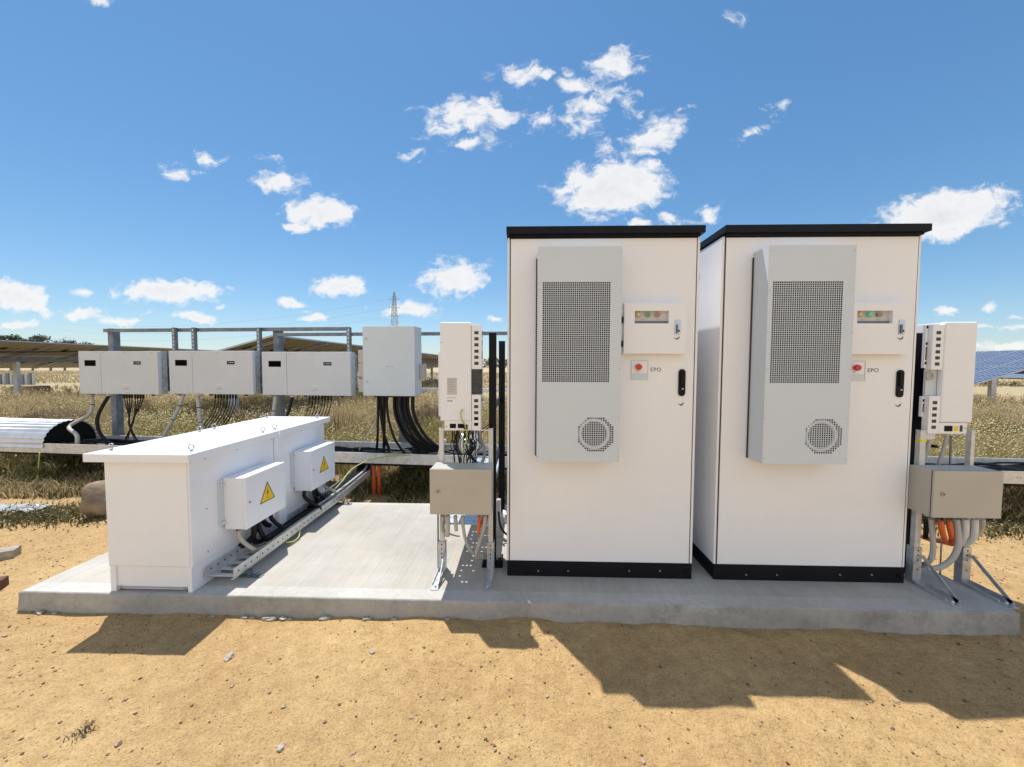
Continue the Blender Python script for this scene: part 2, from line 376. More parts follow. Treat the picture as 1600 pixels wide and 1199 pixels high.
# ------------------------------------------------------------------ ground
def axis(lo, hi, step, far, g=1.16):
    a = list(np.arange(lo, hi+1e-9, step)); s_ = step; v = hi
    while v < far: s_ *= g; v += s_; a.append(v)
    s_ = step; v = lo; pre = []
    while v > -far: s_ *= g; v -= s_; pre.append(v)
    return np.array(pre[::-1]+a)
gx = axis(-4.6, 4.6, .022, 5000); gy = axis(1.15, 4.6, .022, 5000)
X, Y = np.meshgrid(gx, gy); Z = gheight(X, Y)
def grid_obj(name, X, Y, Z, mt):
    ny, nx = X.shape; me = bpy.data.meshes.new(name)
    co = np.stack([X, Y, Z], -1).reshape(-1, 3).astype(np.float32)
    i = np.arange(nx*ny).reshape(ny, nx); q = np.stack([i[:-1, :-1], i[:-1, 1:], i[1:, 1:], i[1:, :-1]], -1).reshape(-1, 4)
    me.vertices.add(len(co)); me.vertices.foreach_set('co', co.ravel())
    me.loops.add(q.size); me.loops.foreach_set('vertex_index', q.ravel().astype(np.int32))
    me.polygons.add(len(q)); me.polygons.foreach_set('loop_start', np.arange(0, q.size, 4, dtype=np.int32))
    me.polygons.foreach_set('use_smooth', np.ones(len(q), bool))
    me.update(calc_edges=True); me.materials.append(mt)
    o = bpy.data.objects.new(name, me); COL.objects.link(o); return o
g = grid_obj('ground', X, Y, Z, M['ground']); g['kind'] = 'structure'

# concrete pad
b = MB()
def padtop(x0, x1, y0, y1, z, mi):
    v = [b.b.verts.new(p) for p in ((x0, y0, z), (x1, y0, z), (x1, y1, z), (x0, y1, z))]; b.b.faces.new(v).material_index = mi
BW = .105
padtop(SX0+.008, SX1-.008, SY0+.008, SY0+BW, SZ, 1); padtop(SX0+.008, SX1-.008, SY1-.06, SY1-.008, SZ, 1)
padtop(SX0+.008, SX0+.03, SY0+BW, SY1-.06, SZ, 1); padtop(SX1-.08, SX1-.008, SY0+BW, SY1-.06, SZ, 1)
padtop(SX0+.03, SX1-.08, SY0+BW, SY1-.06, SZ, 0)
# sides with an uneven, slightly bulging face and a rounded arris
loop = []
def edge(ax0, ay0, ax1, ay1, n_):
    for i in range(n_): loop.append((ax0+(ax1-ax0)*i/n_, ay0+(ay1-ay0)*i/n_))
edge(SX0, SY0, SX1, SY0, 240); edge(SX1, SY0, SX1, SY1, 60); edge(SX1, SY1, SX0, SY1, 100); edge(SX0, SY1, SX0, SY0, 60)
cxm, cym = (SX0+SX1)/2, (SY0+SY1)/2; rows = []
for z, off in ((SZ, -.008), (SZ-.003, -.002), (SZ-.010, .0), (.09, .001), (.06, .002), (.03, .003), (-.08, .006)):
    ring = []
    for (x, y) in loop:
        k = off + (float(vnoise(np.array(x*9+y*7), np.array(z*40), 6))*.005 if z < SZ-.001 else 0)
        ox = -1 if x < SX0+1e-4 else (1 if x > SX1-1e-4 else 0); oy = -1 if y < SY0+1e-4 else (1 if y > SY1-1e-4 else 0)
        ring.append(b.b.verts.new((x+ox*k, y+oy*k, z)))
    rows.append(ring)
for A, B in zip(rows, rows[1:]):
    for i in range(len(A)):
        f = b.b.faces.new([A[i], A[(i+1) % len(A)], B[(i+1) % len(A)], B[i]]); f.material_index = 2; f.smooth = True
pad = b.build('concrete_pad', [M['conc'], M['concedge'], M['concside']]); pad['kind'] = 'structure'

# ------------------------------------------------------------------ big cabinets
CX0, CYF, CW, CD = -.1008, 2.4247, 1.172, 1.0
CH = 2.262-SZ
def cabinet(label):
    t = thing('battery_cabinet', label, 'cabinet', (CX0, CYF, SZ), 0, 'tall white battery cabinets on the pad')
    def L(px, py, dy=0.):
        p = at(px, py, CYF+dy); return (p.x-CX0, p.z-SZ)
    PB = .098
    MB().box(0, CW, .004, CD, PB, CH, .004).build('body', M['white'], t)
    # door: a leaf standing proud between the two corner posts
    dl, dr = .020, CW-.024
    MB().box(dl, dr, -.004, .012, PB+.006, CH-.010, .002).build('door', M['white'], t)
    s = MB(); s.box(dl-.0065, dl-.0005, .0003, .006, PB+.004, CH-.004); s.box(dr+.0005, dr+.0065, .0005, .006, PB+.004, CH-.004)
    s.box(dl, dr, .0005, .006, CH-.0095, CH-.004); s.build('door_gasket', M['seam'], t)
    rf = MB().box(-.006, CW+.010, -.044, CD+.03, CH+.010, CH+.053, .003).box(.01, CW-.01, -.02, CD, CH-.003, CH+.011).build('roof', M['black'], t)
    pl = MB().box(.003, CW-.003, .0, CD-.004, .0, PB+.001, .002).build('plinth', M['black'], t)
    for px in (841, 887.6, 983, 1031):
        x, z = L(px, 892); MB().cyl((x, .001, z), (x, -.005, z), .0055, 10).build('bolt', M['bolt'], pl)
    # anchor lug at right end of the plinth
    MB().box(CW-.05, CW-.012, -.006, .002, .035, .06, .002).cyl((CW-.03, -.004, .047), (CW-.03, -.014, .047), .009, 8).build('anchor_lug', M['black'], pl)
    for (dy, z) in ((.12, CH-.14), (.20, CH-.11), (.21, CH-.17), (.30, CH-.13)):
        MB().cyl((.001, dy+.2, z), (-.010, dy+.2, z), .011, 10).build('lifting_plug', M['white'], t)
    # ---- cooling unit on the door
    AD = .150
    x0, zt = L(841, 386, -AD); x1, zb = L(968, 722, -AD)
    x1 = (x1+L(966, 722, -AD)[0])/2
    ac = MB()
    yb = -.0045; yf = yb-AD; th = .002
    ac.box(x0, x0+th, yf+th, yb, zb, zt).box(x1-th, x1, yf+th, yb, zb, zt)
    ac.box(x0+th, x1-th, yf+th, yb, zt-th, zt).box(x0+th, x1-th, yf+th, yb, zb, zb+th)
    aco = ac.build('cooling_unit', M['acgrey'], t)
    gx0, gz1 = L(847.7, 441, -AD); gx1, gz0 = L(951.7, 597.6, -AD); ox0, oz1 = L(903, 652, -AD); ox1, oz0 = L(958, 706, -AD)
    pit = (gx1-gx0)/32; hw = pit*.76
    # front sheet with real perforation
    def breaks(lo, a0, a1, hi, n_):
        v = [lo]
        for i in range(n_):
            c = a0+(a1-a0)*(i+.5)/n_; v += [c-hw/2, c+hw/2]
        return v+[hi]
    nz_ = int(round((gz1-gz0)/pit)); xs = breaks(gx0-.006, gx0, gx1, gx1+.006, 32); zs = breaks(gz0-.006, gz0, gz1, gz1+.006, nz_)
    MB().sheet(xs, zs, yf, lambda i, j: i % 2 == 1 and j % 2 == 1).build('intake_grille', M['acgrey'], aco, thick=.0016)
    on = 16; oxs = breaks(ox0-.006, ox0, ox1, ox1+.006, on); ozs = breaks(oz0-.006, oz0, oz1, oz1+.006, on)
    def oh(i, j):
        if not (i % 2 == 1 and j % 2 == 1): return False
        a = abs((i//2)-(on-1)/2); c = abs((j//2)-(on-1)/2); return a+c < on*.72
    fg = MB().sheet(oxs, ozs, yf, oh).build('fan_grille', M['acgrey'], aco, thick=.0016)
    occ = ((ox0+ox1)/2, (oz0+oz1)/2); orad = (ox1-ox0)/2
    MB().torus((occ[0]-.008, yf+.0125, occ[1]+.003), orad*.80, .0105, 'y', 40, 8).build('fan_ring', M['white2'], fg)
    MB().cyl((occ[0]-.012, yf+.05, occ[1]), (occ[0]-.012, yf+.03, occ[1]), .035, 16).build('fan_hub', M['dark'], fg)
    # rest of the front sheet
    fs = MB()
    def fb(a, c, d, e): fs.box(a, c, yf-.0008, yf+.0008, d, e)
    GX0, GX1, GZ0, GZ1 = xs[0], xs[-1], zs[0], zs[-1]; OX0, OX1, OZ0, OZ1 = oxs[0], oxs[-1], ozs[0], ozs[-1]
    fb(x0, GX0, GZ0, GZ1); fb(GX1, x1, GZ0, GZ1); fb(x0, x1, GZ1, zt); fb(x0, x1, OZ1, GZ0); fb(x0, OX0, OZ0, OZ1); fb(OX1, x1, OZ0, OZ1); fb(x0, x1, zb, OZ0)
    fs.build('front_sheet', M['acgrey'], aco)
    for zz in (zb+.03, (zb+gz0)/2+.03, gz0+.08, (gz0+gz1)/2, gz1-.05, zt-.03):
        for xx in (x0+.008, x1-.008): MB().cyl((xx, yf-.0008, zz), (xx, yf-.0024, zz), .0032, 8).build('rivet', M['bolt'], aco)
    MB().box(x0+.01, x1-.01, yf+.035, yf+.04, gz0-.02, gz1+.02).build('condenser_coil', M['coil'], aco)
    MB().box(x0+.01, x1-.01, yf+.07, yf+.075, oz0-.02, oz1+.02).build('fan_chamber', M['dark'], aco)
    MB().box(x0-.007, x0-.0005, -.012, -.0045, zb-.0, zt-.03).build('mounting_flange', M['seam'], aco)
    # ---- control box
    KD = .055
    a, zt2 = L(975.8, 473.5, -KD); c, zb2 = L(1072, 553, -KD)
    kb = MB(); w0, wz1 = L(992, 486, -KD); w1, wz0 = L(1045, 505.5, -KD); yk = -KD
    kb.box(a+.001, c-.001, -.020, -.0047, zb2+.001, zt2-.001)
    # lid as four pieces round the window
    kb.box(a, w0, yk, -.0045, zb2, zt2); kb.box(w1, c, yk, -.0045, zb2, zt2)
    ko = kb.build('control_box', M['white'], t)
    MB().box(a-.03, a-.0005, -.03, -.0045, zb2+.004, zt2-.004, .002).build('hinge_side', M['white'], ko)
    MB().box(w0, w1, yk+.0002, -.006, wz1, zt2-.0002).box(w0, w1, yk+.0002, -.006, zb2+.0002, wz0).build('lid', M['white'], ko)
    win = MB().box(w0, w1, yk+.028, yk+.032, wz0, wz1).build('window', M['panelin'], ko)
    MB().box(w0, w1, yk+.020, yk+.028, wz0, wz0+.016).build('sill', M['shelf'], win)
    for px, mm in ((998.7, 'amber'), (1013.7, 'green'), (1028.8, 'rose')):
        x, z = L(px, 491.2, -KD)
        lo = MB().cyl((x, yk+.028, z), (x, yk+.006, z), .0105, 16).build('indicator_lamp', M[mm], win)
        MB().torus((x, yk+.010, z), .0135, .003, 'y', 18, 6).build('bezel', M['pgrey'], win)
    for q, (px, w) in enumerate(((1006, .022), (1030, .022))):
        x, z = L(px, 499, -KD); s = MB()
        for k in range(5): s.box(x-w/2+k*.005, x-w/2+k*.005+.003, yk+.0275, yk+.028, z-.003, z+.002)
        s.build('lamp_caption', M['pgrey'], win)
    lx, lz = L(1058.7, 511.5, -KD)
    lt = MB().box(lx-.017, lx+.017, yk-.004, yk-.0003, lz-.043, lz+.043, .0018).build('latch', M['lens'], ko)
    MB().box(lx-.010, lx-.001, yk-.012, yk-.004, lz-.036, lz+.016, .002).build('latch_lever', M['shelf'], lt)
    MB().cyl((lx+.004, yk-.004, lz-.022), (lx+.004, yk-.010, lz-.022), .006, 10).build('keyhole', M['sblack'], lt)
    def arrow(px, py, y, par, name='turn_arrow'):
        x, z = L(px, py, -KD if y < -.02 else 0); pts = []
        for i in range(7):
            a_ = R(200+i*22); pts.append((x+.016*math.cos(a_)-.002, y, z+.006+.012*math.sin(a_)))
        s_ = MB()
        for k, (p, q) in enumerate(zip(pts, pts[1:])): s_.beam(p, q, .001, .002+.001*k, (0, 0, 1))
        s_.prism([(x+.008, y, z+.001), (x+.017, y, z+.003), (x+.013, y, z+.011)], (0, .0008, 0))
        s_.box(x-.005, x+.006, y, y+.0008, z-.012, z-.010)
        s_.build(name, M['sblack'], par)
    arrow(1057.6, 528, yk-.0006, ko)
    for zz in (zt2-.10, zb2+.06): MB().box(a-.036, a-.004, -.045, -.030, zz-.018, zz+.018, .003).build('hinge', M['black'], ko)
    # ---- emergency power off
    e0, ez1 = L(986.7, 564); e1, ez0 = L(1011, 592.6)
    s = MB(); s.box(e0, e1, -.0065, -.0045, ez0, ez1).build('stop_button_panel', M['white'], t)
    fr = MB(); fr.box(e0-.003, e0, -.010, -.0045, ez0-.003, ez1+.003); fr.box(e1, e1+.003, -.010, -.0045, ez0-.003, ez1+.003)
    fr.box(e0, e1, -.010, -.0045, ez1, ez1+.003); fr.box(e0, e1, -.010, -.0045, ez0-.003, ez0); ep = fr.build('stop_button_frame', M['acgrey'], t)
    MB().box(e0+.004, e1-.004, -.0085, -.0065, ez0+.004, ez0+.036).build('lower_plate', M['acgrey'], ep)
    x, z = L(996.5, 573.7)
    bt = MB().cyl((x, -.0065, z), (x, -.022, z), .012, 20).cyl((x, -.022, z), (x, -.034, z), .0195, 24, r1=.017).build('stop_button', M['red'], ep)
    text_mesh('button_lettering', 'STOP', .006, M['sred'], ep, (x-.004, -.0072, z-.029), (R(90), 0, 0))
    x, z = L(1024.3, 578)
    text_mesh('lettering', 'EPO', .0345, M['print'], t, (x, -.0050, z), (R(90), 0, 0))
    # ---- handle
    hx, hz1 = L(1065, 577); _, hz0 = L(1065, 619)
    s = MB(); hw2 = .020; pts = []
    for i in range(17): a_ = math.pi*i/16; pts.append((hx+hw2*math.cos(a_), -.0045, hz1-hw2+hw2*math.sin(a_)))
    for i in range(17): a_ = math.pi+math.pi*i/16; pts.append((hx+hw2*math.cos(a_), -.0045, hz0+hw2+hw2*math.sin(a_)))
    s.prism(pts, (0, -.009, 0)); hd = s.build('door_handle', M['black'], t)
    MB().box(hx-.011, hx+.011, -.0225, -.0135, hz0+.065, hz1-.018, .004).build('lever', M['black'], hd)
    MB().cyl((hx+.003, -.0135, hz0+.045), (hx+.003, -.018, hz0+.045), .0055, 12).build('lock_cylinder', M['bolt'], hd)
    arrow(1063.6, 631, -.0054, t)
    return t
cab1 = cabinet('tall white cabinet')
cab1['label'] = 'tall white cabinet in the middle, left of its twin, with all its lamps unlit'
cab2 = copy_tree(cab1); cab2.location = (CX0+1.3046, CYF, SZ)
cab2['label'] = 'right-hand tall white cabinet with its green lamp lit and its side wall visible'
lamps = [c for k in cab2.children if k.name.startswith('control_box') for w in k.children if w.name.startswith('window') for c in w.children if c.name.startswith('indicator_lamp')]
def relamp(o, mt): o.data = o.data.copy(); o.data.materials[0] = mt
lamps.sort(key=lambda o: o.data.vertices[0].co.x); relamp(lamps[1], M['greenlit']); relamp(lamps[2], M['rose2'])
lamps[1]['label'] = 'lit green indicator lamp'

# ------------------------------------------------------------------ low white enclosures
BX0, BX1, BY0, UL, BZ = -2.4576, -1.9471, 2.174, .773, .964
def low_box(label, y0):
    t = thing('transformer_enclosure', label, 'electrical enclosure', (BX0, y0, SZ), 0, 'low white enclosures standing end to end')
    W = BX1-BX0; H = BZ-SZ; LH = .048
    MB().box(.0, W, .006, UL-.002, .150, H-LH+.004, .003).build('body', M['white2'], t)
    MB().box(.010, W-.012, -.0, .006, .156, H-LH, .0015).build('end_panel', M['white2'], t)
    pl = MB(); pl.box(.012, .045, .002, UL-.008, 0, .152); pl.box(W-.028, W-.003, .002, UL-.008, 0, .152)
    pl.box(.045, W-.028, .012, UL-.012, .010, .152)
    plo = pl.build('plinth', M['white2'], t)
    MB().box(.045, W-.028, .004, .011, .018, .026).build('plinth_rail', M['pgrey'], plo)
    for x in (.065, W-.045): MB().cyl((x, .011, .02), (x, -.004, .02), .009, 8).build('anchor_bolt', M['bolt'], plo)
    ld = MB().box(-.062, W+.048, -.050 if y0 < 2.5 else .005, UL-.005 if y0 < 2.5 else UL+.03, H-LH, H, .003).build('lid', M['white2'], t)
    for (px, py) in ((.0, .05), (W-.02, .05), (.0, UL-.09), (W-.02, UL-.09)):
        MB().torus((px, py, H+.023), .0165, .0036, 'y', 18, 8).cyl((px, py, H), (px, py, H+.008), .008, 8).build('eye_bolt', M['bolt'], ld)
    if y0 > 2.5: MB().box(W-.002, W+.034, .0, .095, .004, H-LH-.001, .002).build('joint_cover', M['white2'], t)
    sb = MB()
    for y in (.12, .38, UL-.03):
        for z in (.19, .46, H-LH-.015): sb.cyl((W, y, z), (W+.004, y, z), .0045, 8)
    sb.build('screw_row', M['bolt'], t)
    # terminal box on the long side
    a, c = .242, .655; z0, z1 = .408-SZ, .745-SZ; bp = MB().box(W+.0005, W+.014, a-.035, c+.01, z0+.03, z1-.01, .001)
    for z in (z0+.06, z1-.03): bp.box(W+.014, W+.026, a-.028, a-.010, z-.02, z+.0, .001)
    tb = MB().box(W+.014, W+.142, a, c, z0, z1, .002).build('terminal_box', M['white2'], t)
    bp.build('mounting_plate', M['acgrey'], tb)
    dr = MB().box(W+.1435, W+.158, a-.001, c+.001, z0-.002, z1+.002, .002).build('terminal_box_door', M['white2'], tb)
    X_ = W+.158; MB().cyl((X_, a+.035, (z0+z1)/2-.0), (X_+.005, a+.035, (z0+z1)/2), .0075, 10).build('lock', M['bolt'], dr)
    for z in (z0+.05, z1-.05): MB().cyl((X_-.004, c-.008, z-.012), (X_-.004, c-.008, z+.012), .0045, 8).build('hinge', M['bolt'], dr)
    # warning triangle
    cy_, cz_, hs = (a+c)/2+.005, (z0+z1)/2+.005, .080
    def tri(s_, q, sc_, x): s_.prism([(x, cy_-q*sc_, cz_-q*.58*sc_*1.0-.012), (x, cy_+q*sc_, cz_-q*.58*sc_-.012), (x, cy_, cz_+q*1.15*sc_-.012)], (.0008, 0, 0))
    s = MB(); tri(s, hs, 1, X_+.0004); sg = s.build('warning_sign', M['sblack'], dr)
    s = MB(); tri(s, hs, .86, X_+.0012); s.build('sign_face', M['yellow'], sg)
    x = X_+.0022; s = MB()
    s.prism([(x, cy_+.006, cz_+.044), (x, cy_-.014, cz_-.004), (x, cy_-.001, cz_-.002), (x, cy_-.006, cz_-.030), (x, cy_+.014, cz_+.012), (x, cy_+.002, cz_+.010)], (.0006, 0, 0))
    s.prism([(x, cy_-.012, cz_-.026), (x, cy_-.006, cz_-.042), (x, cy_+.001, cz_-.027)], (.0006, 0, 0))
    s.build('lightning_bolt', M['sred'], sg)
    for y in (a+.045, a+.18, a+.23, a+.37): MB().cyl((W+.07, y, z0), (W+.07, y, z0-.022), .016, 12).build('cable_gland', M['rubber'], tb)
    return t
lb1 = low_box('nearest low white metal enclosure at the front left corner of the pad', BY0)
lb2 = low_box('rear low white metal enclosure standing behind the nearest one, close to the trough', BY0+UL)

# ---- cable tray on the pad
TX0, TX1 = -1.93, -1.755
t = thing('cable_ladder', 'galvanised ladder cable tray running along the foot of the low white enclosures', 'cable tray', (0, 0, 0))
P0 = Vector((0, 2.25, .195)); P1 = Vector((0, 3.74, .20)); P2 = Vector((.03, 4.32, .40))
for X_ in (TX0, TX1):
    s = MB(); a = Vector((X_, 2.25, .205)); c = Vector((X_, 3.74, .21)); e = Vector((X_+.02, 4.30, .262))
    s.beam(a, c, .003, .065); s.beam(c, e, .003, .065)
    sg = 1 if X_ == TX0 else -1
    s.beam(a+Vector((sg*.009, 0, -.033)), c+Vector((sg*.009, 0, -.033)), .018, .003); 
    s.build('side_rail', M['galvlt'], t)
s = MB(); k = 2.27
while k < 3.72: s.box(TX0+.002, TX1-.002, k, k+.028, .176, .182); k += .075
s.build('rungs', M['galvlt'], t)
s = MB(); k = 2.29
while k < 3.7:
    s.cyl((TX1+.0016, k, .205), (TX1+.0026, k, .205), .006, 8); s.cyl((TX0+.0016, k, .215), (TX0+.0026, k, .215), .006, 8); k += .055
s.build('rail_holes', M['sblack'], t)
for y in (2.34, 3.62):
    s = MB(); s.box(TX0+.02, TX1+.10, y, y+.04, SZ+.001, SZ+.006); s.box(TX1+.02, TX1+.024, y, y+.04, SZ+.006, .172); s.box(TX0+.02, TX1+.024, y, y+.04, .168, .1725)
    s.cyl((TX1+.07, y+.02, SZ+.006), (TX1+.07, y+.02, SZ+.022), .009, 6).build('support_bracket', M['frame'], t)

def cable(name, pts, r, mt, label, cat='cable', group=None, n=8, k=5, ribs=False, parent=None, ties=0):
    s = MB()
    if ribs:
        s.tube(pts, r*.92, n, True, k)
    else: s.tube(pts, r, n, True, k)
    o = s.build(name, M[mt], parent)
    for q in range(ties):
        i = 1+q*max(1, (len(pts)-2)//max(1, ties)); a_, b_ = Vector(pts[i]), Vector(pts[i+1]); d_ = (b_-a_).normalized()*.005; m_ = a_
        MB().cyl(m_-d_, m_+d_, r*1.10, 10).build('cable_tie', M['rubber'] if mt != 'rubber' else M['cwhite'], o)
    if not parent: tag(o, label, cat, group)
    return o
W_ = BX1+.07
# cables from the terminal boxes into the ladder
def tcab(y0, dx, r, mt, zoff, label, name='cable', yend=4.25):
    x = W_; tx = TX0+dx; y0 -= .046
    return cable(name, [(x, y0, .395), (x+.005, y0, .33), (tx+.02, y0+.01, .25+zoff), (tx, y0+.12, .195+zoff), (tx, y0+.4, .195+zoff), (tx, 3.3, .197+zoff), (tx, 3.74, .205+zoff), (tx+.01, 4.10, .23+zoff), (tx+.02, yend, .25+zoff), (tx+.02, yend+.12, .33), (tx+.02, yend+.14, .40)], r, mt, label)
tcab(BY0+.335, .115, .0135, 'ctan', .005, 'dusty grey conduit dropping from the nearest terminal box and running along the ladder tray', 'conduit')
tcab(BY0+.47, .03, .017, 'rubber', 0, 'thick black cable nearest the enclosure wall in the ladder tray')
tcab(BY0+.52, .065, .016, 'rubber', 0, 'black cable in the middle of the ladder tray from the nearest terminal box')
tcab(BY0+.66, .095, .014, 'rubber', .02, 'black cable at the far end of the nearest terminal box, topmost in the ladder')
tcab(BY0+UL+.335, .145, .015, 'rubber', .0, 'black cable curving down from the front gland of the second terminal box')
tcab(BY0+UL+.47, .05, .014, 'rubber', .03, 'black cable under the middle of the second terminal box, climbing to the trough')
tcab(BY0+UL+.52, .08, .014, 'rubber', .03, 'black cable from the third gland of the second terminal box')
tcab(BY0+UL+.66, .12, .012, 'cgrey', .035, 'pale grey cable from the last gland of the second terminal box', 'cable')
for y in (BY0+.40, BY0+UL+.40):
    pass
cable('cable', [(BX1+.004, 2.83, .27), (BX1+.03, 2.83, .26), (BX1+.05, 2.76, .30), (BX1+.06, 2.68, .39)], .018, 'rubber', 'short black cable bending from the nearest enclosure wall up into its terminal box')
cable('cable', [(BX1+.004, 2.56, .235), (BX1+.03, 2.56, .235), (BX1+.055, 2.62, .28), (BX1+.06, 2.66, .38)], .018, 'rubber', 'short black cable leaving the wall of the nearest enclosure at the front of the tray')
cable('cable', [(BX1+.004, 3.52, .27), (BX1+.03, 3.50, .26), (BX1+.05, 3.46, .30), (BX1+.06, 3.42, .38)], .018, 'rubber', 'short black cable bending from the second enclosure wall up into its terminal box')
cable('earth_wire', [at(523, 765, 3.7), at(535, 752, 3.8), at(548, 735, 3.95), at(570, 722, 4.1), at(600, 714, 4.22), at(640, 712, 4.25), at(680, 716, 4.25)], .006, 'earth', 'green and yellow earth wire arching from the second enclosure over the trough edge')
cable('earth_wire', [(TX1+.01, 2.75, .17), (TX1+.03, 2.8, .15), (TX1+.03, 2.88, .15), (TX1+.01, 2.93, .18)], .005, 'earth', 'short green and yellow earth wire bridging the joint of the ladder tray')

# ------------------------------------------------------------------ oblique cable trough (turned 4.5 degrees against the pad)
TA = -math.atan(.0787); TO = Vector((-1.54, 4.27, 0))
TM = Matrix.Translation(TO) @ Matrix.Rotation(TA, 4, 'Z'); TMI = TM.inverted()
def TL(px, py, yl):
    """point under pixel on the plane y=yl of the trough's own frame, in that frame"""
    d = TMI.to_3x3() @ ray(px, py); c = TMI @ CAMP; return c + d*((yl-c.y)/d.y)
ZT = .486; TD = .57
t = thing('cable_trough', 'long open galvanised cable trough on legs behind the pad, crossing the whole scene', 'cable trough', TO, TA)
xa, xb = -9.5, 8.0
for nm, y in (('front_side', 0.), ('back_side', TD)):
    s = MB(); s.box(xa, xb, y-.0015, y+.0015, ZT-.12, ZT); s.box(xa, xb, y-.012 if y == 0 else y-.0, y+.0015 if y == 0 else y+.014, ZT-.004, ZT+.0)
    s.build(nm, M['galvlt'], t)
MB().box(xa, xb, .002, TD-.002, ZT-.118, ZT-.114).build('floor_sheet', M['galv'], t)
MB().box(xa, xb, -.004, .03, ZT-.142, ZT-.122).build('bearer', M['black'], t)
s = MB(); k = xa
while k < xb:
    for q in (0, .03, .12): s.cyl((k+q, -.0016, ZT-.06), (k+q, -.004, ZT-.06), .005, 6)
    k += .75
s.build('rivets', M['frame'], t)
for x in (-8.4, -6.2, -3.4, -1.05+.65*0, 1.0, 2.9, 4.8):
    px = x
    MB().box(px-.025, px+.025, .47, .52, -.1, ZT-.121).build('leg', M['galv'], t)
# corrugated cover over the left end
xe = TL(69, 701, 0).x
co = thing('corrugated_cover', 'half-round corrugated galvanised cover over the left end of the cable trough', 'cover', TO, TA)
s = MB(); nA = 120; ringA = []; ringB = []; ringC = []; ringD = []
for i in range(nA+1):
    a = math.pi*i/nA; rr = 1+.016*math.cos(a*34)
    y = TD/2-(TD/2+.015)*rr*math.cos(a); z = ZT-.055+(.305)*rr*math.sin(a)**.92
    for q, (ring, x, k) in enumerate(((ringA, xe, 0), (ringB, xa, 0), (ringC, xe, .003), (ringD, xa, .003))):
        cyy = TD/2; ring.append(s.b.verts.new((x, cyy+(y-cyy)*(1-k/.3), z-k)))
for A, B in ((ringA, ringB), (ringC, ringD), (ringA, ringC)):
    for i in range(nA): f = s.b.faces.new([A[i], A[i+1], B[i+1], B[i]]); f.smooth = True
s.build('sheet', M['corr'], co)
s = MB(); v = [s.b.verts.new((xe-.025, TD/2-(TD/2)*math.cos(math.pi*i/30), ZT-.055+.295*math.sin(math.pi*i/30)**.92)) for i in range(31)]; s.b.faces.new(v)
s.build('end_shade_sheet', M['sblack'], co, thick=.01)  # black sheet stands in for the shade inside the open end
# cables lying in the trough
for i in range(14):
    y = .05+i*.035; pts = []; x = -6.2+random.random()*.6
    while x < 7.5: pts.append(TM @ Vector((x, y+random.uniform(-.025, .025), ZT-.095+random.uniform(0, .055)+(.02 if i % 3 == 0 else 0)))); x += .35
    o = MB().tube(pts, random.choice((.011, .014, .017)), 6, True, 3).build('trough_cable', M['rubber'])
    tag(o, 'one of the long black cables lying loose together in the bottom of the cable trough', 'cable', 'black cables lying along the trough')
# foil pieces on the trough by the beige box
for (px, py) in ((719, 700), (729, 702), (741, 697), (713, 712)):
    p = at(px, py, 4.15)
o = MB().blob(at(725, 696, 4.0), .045, .05, .11, 2, .3).build('foil_bundle', M['foil']); tag(o, 'crumpled silver foil wrap round the cables, left one above the beige junction box', 'foil wrap')
o = MB().blob(at(741, 693, 4.0), .050, .05, .13, 2, .3).build('foil_bundle', M['foil']); tag(o, 'crumpled silver foil wrap round the cables, right one above the beige junction box', 'foil wrap')

# orange conduits up into the trough
for (px, lb) in ((588, 'left'), (596, 'right')):
    p = TL(px, 740, .10); s = MB(); x = p.x; z = -.05; pts = []
    s.cyl((x, .04, -.05), (x, .04, ZT-.122), .019, 12)
    z = 0.
    while z < ZT-.13: s.cyl((x, .04, z), (x, .04, z+.007), .0225, 12); z += .016
    o = s.build('orange_conduit', M['orange']); o.location = TO; o.rotation_euler = (0, 0, TA)
    tag(o, f'{lb} one of two upright orange ribbed conduits rising into the trough behind the pad', 'conduit', 'orange conduits under the trough')

# ------------------------------------------------------------------ inverter rack (same oblique frame)
YI = .34           # inverter front plane in the trough frame
YP = .66           # posts
t = thing('mounting_rack', 'dark galvanised steel rack of posts and rails carrying the grey inverters', 'rack', TO, TA)
for px in (174, 432, 627, 900, 1180):
    x = TL(px, 560, YP).x; top = TL(px, 513.5 if px < 300 else 516, YP).z
    s = MB(); s.box(x-.042, x+.042, YP, YP+.006, -.1, top); s.box(x-.042, x-.036, YP+.006, YP+.09, -.1, top); s.box(x+.036, x+.042, YP+.006, YP+.09, -.1, top)
    s.box(x-.036, x-.02, YP+.085, YP+.09, -.1, top); s.box(x+.02, x+.036, YP+.085, YP+.09, -.1, top)
    s.build('post', M['frame'], t)
def rail(pa, pb, yl, h, mt='frame', name='rail', d=.041):
    A = TL(pa[0], pa[1], yl); B = TL(pb[0], pb[1], yl); z = (A.z+B.z)/2
    s = MB(); s.box(A.x, B.x, yl, yl+.003, z-h/2, z+h/2); s.box(A.x, B.x, yl+.003, yl+d, z+h/2-.003, z+h/2); s.box(A.x, B.x, yl+.003, yl+d, z-h/2, z-h/2+.003)
    return s.build(name, M[mt], t)
rail((161, 516), (546, 514.5), YP-.05, .045)
rail((428, 520.5), (1100, 522), YP-.06, .041)
rail((428, 609), (1100, 611), YP-.06, .041, 'galvlt')
rail((161, 590), (546, 590), YP-.05, .041)
